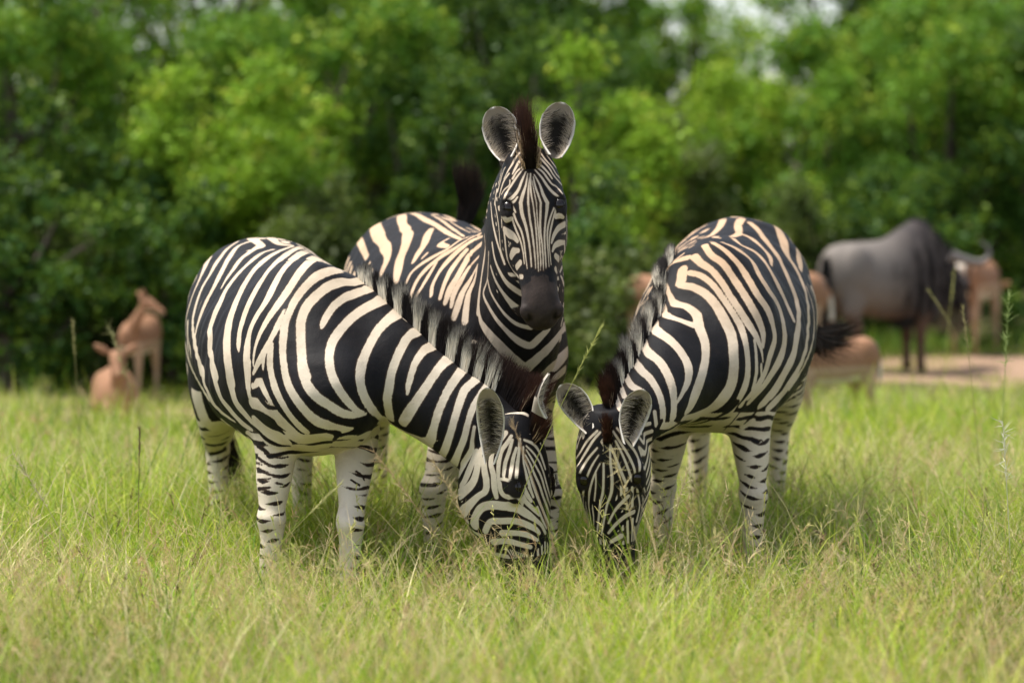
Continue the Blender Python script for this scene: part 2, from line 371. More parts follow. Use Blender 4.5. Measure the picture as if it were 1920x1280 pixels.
W2 = T_(840, 380, 5.69, """775 0 44,790 120 44,830 250 34,860 400 24,880 550 20,890 680 18
855 0 26,870 150 26,895 300 24,915 450 22,930 600 18,935 700 10
905 0 16,925 150 18,940 300 18,950 450 18,960 600 18,965 730 10
943 0 14,955 200 16,975 400 18,985 550 18,990 650 16,985 720 8
990 0 26,985 150 26,985 300 24,1005 450 20,1015 600 18,1018 720 8
1060 0 44,1055 80 36,1040 200 24,1030 350 22,1035 500 20,1045 650 16,1045 700 8
1130 60 20,1095 150 20,1065 270 22,1060 400 18,1070 550 14,1078 680 10
1140 100 20,1115 200 20,1090 320 20,1080 440 14,1090 560 12,1100 660 10
700 120 26,730 200 24,780 300 22,810 420 20,825 550 16,845 700 10
690 190 22,725 290 22,770 400 20,800 520 16,815 650 12
590 150 50,620 190 60,680 170 50
600 290 70,650 330 90,700 360 70,740 410 40
600 330 40,610 420 40,620 520 40,640 620 40,690 720 40,750 790 30
670 580 60,700 520 80,750 510 60
730 690 60,770 640 60
780 790 60
1150 150 60,1190 140 70,1230 160 40
1250 230 60,1180 270 60,1130 350 40,1105 430 20
1245 425 50,1190 430 66,1140 460 50,1115 520 20
1245 430 50,1245 560 40,1230 650 36,1195 740 24
1150 570 60,1180 600 70
1150 710 60,1160 740 40
575 60 22,570 160 22,575 260 20
500 0 34,540 250 30,560 480 28,600 640 22
455 0 16,475 200 22,520 400 24,570 560 18""") + T_(840, 180, 5.69, """880 830 20,880 950 22,890 1060 20,905 1138 16
850 830 16,830 950 24,795 1060 40,775 1138 46
870 870 10,860 960 18,856 1060 24,855 1138 26
910 860 14,930 960 22,965 1060 24,990 1138 26
895 900 10,915 1000 14,943 1138 14
920 840 14,980 950 24,1015 1050 36,1060 1138 46
830 810 16,790 900 26,750 1000 34,690 1080 40,640 1110 30
800 780 14,730 870 24,670 960 28,620 1040 26,590 1120 20
820 740 14,740 800 20,690 880 26
830 650 30,760 700 30,710 790 26,690 830 16
770 600 20,720 660 26,690 720 26,640 800 20,600 880 20
650 830 20,600 900 26,570 980 24,545 1080 20
660 900 16,655 950 14,600 1000 16,570 1050 14
930 790 16,1000 870 24,1060 960 30,1120 1030 34,1180 1075 24
930 750 14,1010 810 22,1070 890 24,1110 940 20,1160 970 20,1220 1040 20
900 690 20,990 740 24,1060 810 26,1110 880 20
940 620 22,1020 700 26,1080 770 24,1130 850 22,1190 920 26,1240 980 30
990 610 20,1040 680 24,1110 760 26,1160 840 24,1220 900 24
1060 640 24,1120 720 26,1170 790 20
640 1150 30,700 1130 30,740 1080 20
690 1180 26,720 1240 20
1150 1180 20,1140 1280 26
560 700 50,570 780 40
1170 690 40,1175 760 30
520 1000 26,500 1138 30""") + T_(860, 440, 4, """200 100 30,180 250 30,160 400 30,150 550 36,170 660 60,240 760 90,330 860 110,420 950 110,500 1000 90,560 960 90,640 890 100,720 800 90,790 700 70,830 600 40,845 520 24
225 130 16,215 330 16,185 440 24,220 530 30,280 630 36,340 700 40,400 760 50,470 810 60,540 830 60,600 780 60,680 700 50,760 610 44
215 330 24,240 430 22,290 520 22,350 600 26,420 660 30,500 690 34,600 700 30,680 660 40,740 600 40,790 520 40,800 430 40,780 340 30,765 310 16
240 240 24,270 330 30,320 420 36,380 500 50,440 560 70,520 620 60
250 60 16,270 180 20,310 280 26,360 360 34,420 410 44,470 440 40
290 60 14,320 150 16,345 220 16
865 640 24,860 760 50,820 870 70,740 960 90,660 1020 100,620 1090 90
800 1010 60,720 1090 70,680 1180 80""") + T_(640, 380, 4.267, """150 190 20,110 250 70,70 320 80,40 400 60
140 290 60,170 360 60,205 440 50
330 100 90,270 170 100,300 270 110,350 350 100,370 430 70,330 540 60,295 640 24
480 80 70,490 170 80,530 250 90,510 350 90,470 450 90,450 560 90,440 640 50
500 80 40,590 90 50,680 140 60,760 180 50,850 240 50,950 290 30
720 210 40,690 260 60,660 340 70,620 400 70,580 470 50
680 410 40,650 440 30
850 290 40,790 330 60,850 350 40
720 95 14,800 140 30,880 200 34,980 270 20
870 150 14,950 200 20,1030 240 14
1060 260 16,950 300 24,850 370 30,740 430 40,640 490 44,560 560 36,520 640 24
1120 245 16,1020 290 34,900 370 44,800 430 50,700 510 50,620 600 44,570 700 40,545 800 30
760 480 30,700 580 40,640 680 34,590 760 24
1130 270 16,1050 300 44,940 380 54,850 470 60,780 560 56,730 660 50,720 740 40
1000 380 40,940 450 46,870 550 50,820 660 46,790 760 40
1120 330 40,1040 400 50,990 480 50,930 590 50,870 690 56,830 800 40
1100 430 20,1020 520 30,960 620 40,900 730 44,880 830 30
1090 500 24,1030 620 44,970 720 48,930 830 60,900 920 50
1085 520 40,1065 620 60,1020 730 60,1000 850 60,990 950 60
1145 250 20,1150 400 24,1120 600 30,1100 760 50,1090 880 50""")
K2 = T_(860, 440, 4, """780 300 16,820 400 24,825 480 26,800 570 24,760 640 24
850 600 20,830 700 50,760 830 80,650 950 90,560 1050 80,530 1080 60
850 980 16,770 1070 16,680 1130 16""")
W3 = T_(1140, 400, 3.2, """695 20 40,670 80 40,620 130 30,560 150 16
600 60 30,540 100 26,470 150 16
470 90 40,430 140 40,400 190 30,390 230 16
810 20 50,780 70 44,785 120 40,745 140 40
580 190 40,620 250 44,690 300 46,740 370 46,800 460 50,850 540 50,900 630 50,930 720 40,930 800 20
620 170 24,700 220 36,780 300 40,840 390 44,900 490 50,960 580 56,990 670 58,1000 760 54,970 860 56,940 960 50,880 1060 50,800 1150 40
690 175 30,770 210 40,860 280 46,910 370 50,960 450 60,1020 550 60,1050 650 64,1060 750 60,1040 850 60,990 950 66,930 1040 60,850 1130 50
750 150 30,800 190 30,880 230 40,940 290 40,990 370 46,1040 470 50,1080 560 44,1115 640 30
790 120 20,860 150 30,930 210 34,970 260 36,980 310 20
850 55 30,900 100 44,960 180 50,1020 260 54,1070 360 56,1110 460 56,1140 560 50,1145 660 52,1130 760 64,1110 860 66,1060 960 70,1000 1060 70,920 1150 60
960 50 20,1020 90 60,1050 160 66,1070 240 60,1120 320 50,1160 400 40,1190 490 40,1205 600 40,1200 700 40,1190 800 44,1160 900 56,1110 990 60,1040 1090 60,960 1170 40
1140 200 40,1150 280 50,1155 340 30
1190 440 14,1225 540 14,1238 640 16,1230 760 16,1200 860 24,1150 960 30,1090 1050 30
520 260 60,560 300 50,620 340 44,680 410 44,730 490 44,790 580 46,840 660 48,890 740 44,920 820 20,930 890 12
490 355 36,560 375 40,630 430 40,690 510 40,750 600 40,800 690 44,830 800 40,840 920 40,830 1010 50,800 1090 50,740 1190 30
880 760 20,890 860 26,890 960 30,870 1050 30
920 910 24,920 990 16
440 400 60,430 430 40,500 440 50,580 480 56,640 540 60,700 640 66,740 730 66,755 840 66,755 950 66,730 1050 70,660 1140 80,560 1200 80,450 1230 40
370 490 36,400 540 50,470 560 50,530 610 60,550 690 60,580 770 56,585 860 50,570 950 60,540 1050 80,500 1150 80,470 1190 40
330 560 40,350 610 44,430 640 44,510 670 50
260 620 60,290 700 60,360 750 60,430 820 60,480 910 60,480 1000 44,440 1090 24,410 1140 14
190 730 50,240 830 56,310 890 56,360 970 56,390 1060 54,395 1150 50,390 1220 60
150 870 50,200 940 50,260 1000 46,310 1090 44,330 1190 40,325 1270 36
100 960 40,140 1030 44,190 1060 40
70 1030 36,100 1100 36
50 1100 30,75 1180 30
280 1190 24,290 1270 24
500 200 40,430 220 30,360 290 24
480 265 40,410 285 40,340 340 20
330 370 24,270 420 20
240 510 16,200 550 12
360 230 16,345 270 10""") + T_(1040, 720, 3.765, """300 330 20,230 400 18,180 480 16,140 540 14
320 340 20,270 400 20,220 480 18,170 560 18,130 620 14
300 450 16,240 520 18,190 600 18,150 690 14
310 500 12,260 580 16,220 680 18,200 780 16,205 860 14
320 560 12,280 640 14,250 740 16,240 840 16,250 920 14,260 1000 12
345 560 16,345 660 18,340 760 20,320 850 18,310 950 16,300 1040 14
390 440 14,395 560 20,405 660 24,400 760 24,370 850 18,350 950 16,330 1060 14
385 410 14,430 520 20,470 620 24,500 690 24
430 400 16,480 500 18,520 600 20,545 680 18
410 330 18,470 420 20,530 520 20,565 610 18,560 680 14
440 310 18,510 400 20,570 480 20,600 560 20,600 640 16,620 700 14,640 760 14
290 620 12,290 720 12,280 820 12
520 790 26,460 850 26,420 900 20,380 980 16
560 900 30,500 930 30,430 990 26,380 1050 20
580 960 30,600 860 20,590 780 16
470 1070 40,400 1110 30
150 760 20,180 850 16,200 950 14""") + T_(1200, 740, 4.92, """480 320 90,640 320 100,780 260 110,900 200 60
950 290 60,1040 240 50""")
K3 = T_(1200, 740, 4.92, """330 240 24,430 270 30,550 260 36,680 220 44,800 160 70,880 80 90
770 330 12,850 250 16,920 160 20,980 60 30
960 270 14,1030 200 40,1080 150 24,1150 110 24,1200 60 30
130 390 60,170 300 50,200 240 40""")
def reach(curves, ids, up, px=26):  # carry stripes over the crest into the mane
    for i in ids:
        c = curves[i]; a, b_ = V(*c[0][:2]), V(*c[1][:2]); d = unit(unit(a - b_) + V(*up)); p = a + d * px
        curves[i] = [(p[0], p[1], c[0][2])] + list(c)
def dense(c, step=2.0):             # resample a read curve evenly, Catmull-Rom
    if len(c) == 1: c = [(c[0][0] - 2, c[0][1], c[0][2]), (c[0][0] + 2, c[0][1], c[0][2])]
    D = catmull(c, 12); d = np.r_[0, np.cumsum(np.linalg.norm(np.diff(D[:, :2], axis=0), axis=1))]
    n = max(3, int(d[-1] / step)); t = np.linspace(0, d[-1], n)
    return np.stack([np.interp(t, d, D[:, k]) for k in range(3)], 1)
def lay(zb, curves, mirror=True):   # curves -> samples (position, normal, half width) on the skin, both flanks
    P = []; Nn = []; Wd = []; cl = tuple(CAM)
    def hit(x, y):
        h = zb.bvh.ray_cast(cl, tuple(ray(x, y)))
        return (np.array(h[0]), np.array(h[1])) if h[0] is not None else None
    trunk, neck, head = zb.chains
    C = np.concatenate([trunk.c, neck.c, head.c]); S = np.concatenate([trunk.side, neck.side, head.side])
    for c in curves:
        c = dense(c, 2.5); tg = np.gradient(c[:, :2], axis=0); tg /= np.linalg.norm(tg, axis=1, keepdims=True) + 1e-9
        prev = None
        for (x, y, w), t in zip(c, tg):
            h = hit(x, y)
            if h is None or h[1][1] > -0.02: prev = None; continue
            base = w / 2 * h[0][1] / F; nx, ny = -t[1] * w / 2, t[0] * w / 2
            a, b = hit(x + nx, y + ny), hit(x - nx, y - ny)
            ds = [np.linalg.norm(q[0] - h[0]) for q in (a, b) if q is not None]
            hw = min(float(np.mean(ds)) if ds else base, base * 1.3)
            here = len(P); P.append(h[0]); Nn.append(h[1]); Wd.append(max(hw, base) * zb.thin)
            if prev is not None:
                gap = np.linalg.norm(P[prev] - h[0])
                wl = Wd[-1]
                if .004 < gap < .07:
                    for z_ in np.linspace(0, 1, int(gap / .003) + 2)[1:-1]:
                        P.append(P[prev] * (1 - z_) + h[0] * z_); Nn.append(unit(Nn[prev] * (1 - z_) + h[1] * z_)); Wd.append(Wd[prev] * (1 - z_) + wl * z_)
            prev = here
    P = np.array(P); Nn = np.array(Nn); Wd = np.array(Wd)
    if mirror:
        i = np.argmin(((P[:, None, :] - C[None]) ** 2).sum(2), axis=1)
        q = P - 2 * np.sum((P - C[i]) * S[i], axis=1, keepdims=True) * S[i]
        n2 = Nn - 2 * np.sum(Nn * S[i], axis=1, keepdims=True) * S[i]; Q = []; QN = []; QW = []
        kd = kdtree.KDTree(len(P))
        for k, p in enumerate(P): kd.insert(p, k)
        kd.balance()
        for p, n, w in zip(q, n2, Wd):
            r = zb.bvh.find_nearest(tuple(p))
            if r[0] is None: continue
            rp = np.array(r[0]); d = kd.find(rp)[2]
            if d < .03: continue           # the read flank wins
            vd = CAM - rp; vd /= np.linalg.norm(vd)
            if np.array(r[1]) @ vd > .12:
                hh = zb.bvh.ray_cast(cl, tuple(-vd))
                if hh[0] is not None and np.linalg.norm(np.array(hh[0]) - rp) < .02: continue
            Q.append(rp); QN.append(np.array(r[1])); QW.append(w)
        if Q: P = np.concatenate([P, Q]); Nn = np.concatenate([Nn, QN]); Wd = np.concatenate([Wd, QW])
    return P, Nn, Wd
class Field:
    def __init__(s, zb, curves, mirror=True):
        s.P, s.N, s.W = lay(zb, curves, mirror); s.kd = kdtree.KDTree(len(s.P))
        for i, p in enumerate(s.P): s.kd.insert(p, i)
        s.kd.balance()
    def __call__(s, v, n, k=10):    # signed distance (positive inside a stripe) and plain distance
        f = np.full(len(v), -.5); dd = np.full(len(v), .5)
        for i in range(len(v)):
            for co, j, d in s.kd.find_n(v[i], k):
                if s.N[j] @ n[i] < .05 and d > .015: continue
                q = s.W[j] - d
                if q > f[i]: f[i] = q
                if d < dd[i]: dd[i] = d
        return f, dd
def coat(zb, W, K):
    v, n = zb.v, zb.n; sc = zb.sc
    zb.white = Field(zb, W); zb.black = Field(zb, K, False)
    f, d = zb.white(v, n); fk, dk = zb.black(v, n, 4)
    q = (v - zb.o); lx = q @ zb.fw / sc; ly = q @ zb.lf / sc; lz = q[:, 2] / sc
    # where no read stripe reaches: bands round the body
    neckring = zb.chains[1]; j = np.argmin(((v[:, None, :] - neckring.c[None, ::3]) ** 2).sum(2), axis=1) if False else None
    nz = fbm(v, 5.0, 1)
    side_ = smooth01(-zb.hz, .03, .10); hp = (np.abs(zb.hy) * (1 + zb.hx)) / .021 * (1 - side_) + side_ * (zb.hx * .9 - zb.hz * .35 + .02 * nz) / .028
    ph = np.where(zb.hx > .0, hp, (lx + .25 * (1.3 - lz) + .05 * nz) / .085)
    alt = (np.abs((ph % 1.0) - .5) - .27) * .085
    alt = np.where(zb.hx > 0, alt * .28, alt)
    vd = CAM - v; vd /= np.linalg.norm(vd, axis=1, keepdims=True); seen = smooth01(np.sum(vd * n, axis=1), .0, .2)
    t = np.where((zb.hx > .02) & (zb.hx < .46) & (np.abs(zb.hy) < .14) & (zb.hz > -.18 - .25 * zb.hx), smooth01(d, zb.fb, zb.fb + .006) * (zb.hx < .40), smooth01(d - .020 * seen, .048, .062)); f = f * (1 - t) + alt * t
    # legs and belly: white, barred in front and on the outside
    legz = .66 + .03 * nz + .035 * smooth01(lx, .2, .35)
    inhead = (zb.hx > -.02) & (np.abs(zb.hy) < .16) & (zb.hz > -.30) & (zb.hz < .06)
    leg = np.where(inhead, -1.0, (legz - lz) * sc)
    # belly underside
    leg = np.maximum(leg, np.where((n[:, 2] < -.80) & (~inhead), .02, -1.0))
    best = np.full(len(v), 9.0); out = np.zeros(len(v)); hgt = v[:, 2]
    for k, r in enumerate(zb.legs):
        s = -1 if k % 2 == 0 else 1
        ii = np.interp(v[:, 2], r.c[::-1, 2], np.arange(len(r.c))[::-1]); ii = np.clip(ii.astype(int), 0, len(r.c) - 1)
        c = r.c[ii]; dd = np.linalg.norm((v - c)[:, :2], axis=1); m = dd < best
        best[m] = dd[m]; w = (v - c) / np.maximum(dd, 1e-4)[:, None]
        o = w @ (zb.lf * s) * (1.0 if k < 2 else 1.15) + .42 * (w @ zb.fw) + zb.__dict__.get('bias', {}).get(k, 0); out[m] = o[m]
    wob = fbm(v, 8.0, 2) * .016 + fbm(v, 22.0, 3) * .007
    pitch = .041
    ph = (hgt + wob + .018 * out) / pitch
    tri = np.abs((ph % 1.0) - .5) * 2            # 0 in the middle of a gap .. 1
    wd = np.clip(.40 + .38 * out + .08 * fbm(v, 11.0, 4), -.3, .42)
    bar = (wd - tri) * pitch * .5                # positive = dark bar
    bar = np.where((hgt < .15 * sc), -.01, bar); bar = np.where(inhead | (lz > .70), -.02, bar)
    legf = np.minimum(leg, np.where(leg > -.02, -bar, 1.0))
    near = smooth01(-leg, 0.0, .03)
    f = np.maximum(f, legf)
    f = np.where(dk < .10, np.minimum(f, -fk), f)
    f += fbm(v, 60.0, 5) * np.where(zb.hx > -.02, .0003, .0012)
    zb.f_ = f
    muz = zb.hx - .448 - .010 * np.abs(fbm(v, 45.0, 6)) - .09 * np.maximum(0, -.085 - zb.hz) * 1.0 + .02 * (np.abs(zb.hy) < .03)
    zb.muz = np.where(inhead | (zb.hx > .3), muz, -.3) if True else muz
    zb.muz = np.where((zb.hx > .2) & (np.abs(zb.hy) < .12) & (zb.hz > -.25) & (zb.hz < .1), muz, -.3)
    zb.muz = np.where(v[:, 2] < .052 * sc, .02, zb.muz)        # hooves
    # dark skin round the eyes
    eye = np.full(len(v), 9.0)
    for s in (1, -1):
        e = np.sqrt(((zb.hx - .180) / 1.3) ** 2 + (zb.hy - s * .094) ** 2 * .8 + ((zb.hz + .016) / 1.0) ** 2); eye = np.minimum(eye, e)
    zb.eyed = eye
def ear(base, tip, opening, W, notch=False):
    e = unit(tip - base); L = np.linalg.norm(tip - base); o = opening - e * (opening @ e); o = unit(o); w = np.cross(e, o)
    nu, nv = 26, 25; V_ = []; A_ = []
    U = [0, .12, .3, .5, .7, .86, .95, 1.0]; WW = [.42, .62, .88, 1.0, .97, .74, .48, .12]
    for side in (0, 1):
        for i in range(nu):
            u = i / (nu - 1); hw = W * np.interp(u, U, WW)
            for j in range(nv):
                t = -1 + 2 * j / (nv - 1); a = t * math.radians(np.interp(u, [0, .3, 1], [125, 80, 50]))
                am = math.radians(np.interp(u, [0, .3, 1], [125, 80, 50])); k = math.sin(min(am, math.pi / 2))
                x = math.sin(a) / k; dep = (1 - math.cos(a)) * np.interp(u, [0, .3, .8, 1], [.9, .62, .34, .2])
                p = base + e * L * u + w * hw * x + o * W * dep - o * W * .30 * math.sin(math.pi * min(u, .98)) 
                if notch and t > .5 and .45 < u < .60: p = p - w * hw * .14 * math.sin((u - .45) / .15 * math.pi)
                if side: p = p - o * .006 * math.cos(a) - w * .006 * math.sin(a)
                V_.append(p); A_.append((u, t, side))
    F_ = []; n = nu * nv
    for s in (0, 1):
        for i in range(nu - 1):
            for j in range(nv - 1):
                a = s * n + i * nv + j; q = (a, a + 1, a + nv + 1, a + nv); F_.append(q if s == 0 else q[::-1])
    for i in range(nu - 1):
        for j in (0, nv - 1):
            a = i * nv + j; q = (a, a + nv, a + nv + n, a + n); F_.append(q if j == 0 else q[::-1])
    for j in range(nv - 1):
        a = (nu - 1) * nv + j; F_.append((a, a + 1, a + 1 + n, a + n))
    return np.array(V_), np.array(F_), np.array(A_)
def hair(roots, dirs, lens, width, rng, droop=0.0, wild=.15, seg=4, bend=None):
    n = len(roots); P = np.zeros((n, seg + 1, 3)); P[:, 0] = roots; d = dirs / np.linalg.norm(dirs, axis=1, keepdims=True)
    curl = rng.normal(0, wild, (n, 3))
    for k in range(seg):
        dk = d + curl * (k / seg) + V(0, 0, -droop) * (k / seg)
        if bend is not None: dk = dk + bend * (k / seg)
        dk /= np.linalg.norm(dk, axis=1, keepdims=True); P[:, k + 1] = P[:, k] + dk * (lens / seg)[:, None]
    side = np.cross(d, P[:, 0] - CAM); side /= np.linalg.norm(side, axis=1, keepdims=True) + 1e-9
    side += rng.normal(0, .5, side.shape); side /= np.linalg.norm(side, axis=1, keepdims=True)
    wd = width * np.linspace(1, .12, seg + 1)[None, :, None]
    A = P - side[:, None] * wd / 2; B = P + side[:, None] * wd / 2
    Vv = np.stack([A, B], 2).reshape(-1, 3)             # n, seg+1, 2
    b = np.arange(n)[:, None] * (seg + 1) * 2 + np.arange(seg)[None] * 2
    Fv = np.stack([b, b + 1, b + 3, b + 2], 2).reshape(-1, 4)
    tt = np.tile(np.repeat(np.linspace(0, 1, seg + 1), 2), n)
    return Vv, Fv, tt
# ------------------------------------------------------------------ materials
def newmat(name):
    m = bpy.data.materials.new(name); m.use_nodes = True; t = m.node_tree
    return m, t, t.nodes["Principled BSDF"], t.nodes.new, t.links.new
def attr(t, name):
    a = t.nodes.new("ShaderNodeAttribute"); a.attribute_name = name; return a
def mixc(t, fac, a, b):
    m = t.nodes.new("ShaderNodeMix"); m.data_type = 'RGBA'; m.clamp_factor = True
    for s, x in ((0, fac), (6, a), (7, b)):
        if isinstance(x, (int, float)): m.inputs[s].default_value = x
        elif isinstance(x, tuple): m.inputs[s].default_value = (*x, 1)
        else: t.links.new(x, m.inputs[s])
    return m.outputs[2]
def maprange(t, x, a, b, c=0.0, d=1.0, kind='SMOOTHSTEP'):
    m = t.nodes.new("ShaderNodeMapRange"); m.interpolation_type = kind
    t.links.new(x, m.inputs[0])
    for i, q in ((1, a), (2, b), (3, c), (4, d)): m.inputs[i].default_value = q
    return m.outputs[0]
def noise(t, scale, detail=3, rough=.5, vec=None, stretch=None):
    n = t.nodes.new("ShaderNodeTexNoise"); n.inputs["Scale"].default_value = scale; n.inputs["Detail"].default_value = detail
    n.inputs["Roughness"].default_value = rough
    tc = t.nodes.new("ShaderNodeTexCoord"); src = tc.outputs["Object"]
    if stretch:
        mp = t.nodes.new("ShaderNodeMapping"); mp.inputs["Scale"].default_value = stretch; t.links.new(src, mp.inputs[0]); src = mp.outputs[0]
    t.links.new(src, n.inputs["Vector"]); return n.outputs[0]
def math_(t, op, a, b=0.0):
    m = t.nodes.new("ShaderNodeMath"); m.operation = op
    for i, x in ((0, a), (1, b)):
        if isinstance(x, (int, float)): m.inputs[i].default_value = x
        else: t.links.new(x, m.inputs[i])
    return m.outputs[0]
def bump(t, bsdf, h, strength, dist):
    b = t.nodes.new("ShaderNodeBump"); b.inputs["Strength"].default_value = strength; b.inputs["Distance"].default_value = dist
    t.links.new(h, b.inputs["Height"]); t.links.new(b.outputs[0], bsdf.inputs["Normal"])
def coat_material(name, cream, warm):
    m, t, b, N, Lk = newmat(name)
    st = attr(t, "stripe").outputs["Fac"]
    e = math_(t, 'ADD', st, math_(t, 'MULTIPLY', math_(t, 'SUBTRACT', noise(t, 240, 2, .6, stretch=(1, 1, .4)), .5), math_(t, 'ADD', .0014, math_(t, 'MULTIPLY', attr(t, "soft").outputs["Fac"], .0040))))
    mask = maprange(t, e, -.0014, .0014)
    tan = attr(t, "tan").outputs["Fac"]
    wh = mixc(t, tan, cream, warm)
    wh = mixc(t, math_(t, 'MULTIPLY', maprange(t, noise(t, 9, 6, .7), .45, .75), .42), wh, (.36, .26, .17))
    fine = noise(t, 420, 2)
    wh = mixc(t, math_(t, 'MULTIPLY', maprange(t, fine, .3, .7), .18), wh, (.40, .31, .22))
    # faint brown tint where black hair thins towards the edge of a stripe
    bl = mixc(t, math_(t, 'MULTIPLY', maprange(t, noise(t, 22, 5, .65), .42, .8), .40), (.0075, .007, .008), (.022, .016, .014))
    bl = mixc(t, math_(t, 'MULTIPLY', maprange(t, noise(t, 90, 3, .7), .62, .78), .25), bl, (.05, .04, .034))
    bl = mixc(t, maprange(t, e, -.006, -.0012), bl, (.040, .024, .015))
    col = mixc(t, mask, bl, wh)
    mz = attr(t, "muz").outputs["Fac"]
    mzc = mixc(t, maprange(t, noise(t, 28, 4), .3, .7), (.026, .019, .016), (.045, .032, .027))
    mzc = mixc(t, attr(t, "nost").outputs["Fac"], mzc, (.010, .007, .006))
    col = mixc(t, maprange(t, math_(t, 'ADD', mz, math_(t, 'MULTIPLY', math_(t, 'SUBTRACT', noise(t, 180, 2), .5), .012)), -.003, .004), col, mzc)
    ey = attr(t, "eyed").outputs["Fac"]
    col = mixc(t, maprange(t, ey, .024, .030, 1.0, 0.0), col, (.014, .011, .010))
    Lk(col, b.inputs["Base Color"])
    b.inputs["Roughness"].default_value = .58; b.inputs["Specular IOR Level"].default_value = .13
    h = math_(t, 'ADD', math_(t, 'MULTIPLY', noise(t, 300, 3, .6, stretch=(1, 1, .35)), .5), math_(t, 'MULTIPLY', noise(t, 26, 3, .5), .9))
    bump(t, b, h, .55, .004)
    return m
def vcol_material(name, rough=.6, spec=.25, trans=0.0, attrname="Col"):
    m, t, b, N, Lk = newmat(name); a = attr(t, attrname)
    Lk(a.outputs["Color"], b.inputs["Base Color"]); b.inputs["Roughness"].default_value = rough; b.inputs["Specular IOR Level"].default_value = spec
    if trans:
        tr = N("ShaderNodeBsdfTranslucent"); Lk(a.outputs["Color"], tr.inputs["Color"]); mx = N("ShaderNodeMixShader"); mx.inputs[0].default_value = trans
        Lk(b.outputs[0], mx.inputs[1]); Lk(tr.outputs[0], mx.inputs[2]); Lk(mx.outputs[0], t.nodes["Material Output"].inputs[0])
    return m
M_HAIR = vcol_material("mane_hair", .6, .15, .25)
M_EAR = vcol_material("ear_skin", .75, .15, .22)
m_, t_, b_, N_, L_ = newmat("eye_dark"); b_.inputs["Base Color"].default_value = (.012, .007, .005, 1); b_.inputs["Roughness"].default_value = .06; b_.inputs["IOR"].default_value = 1.45; M_EYE = m_
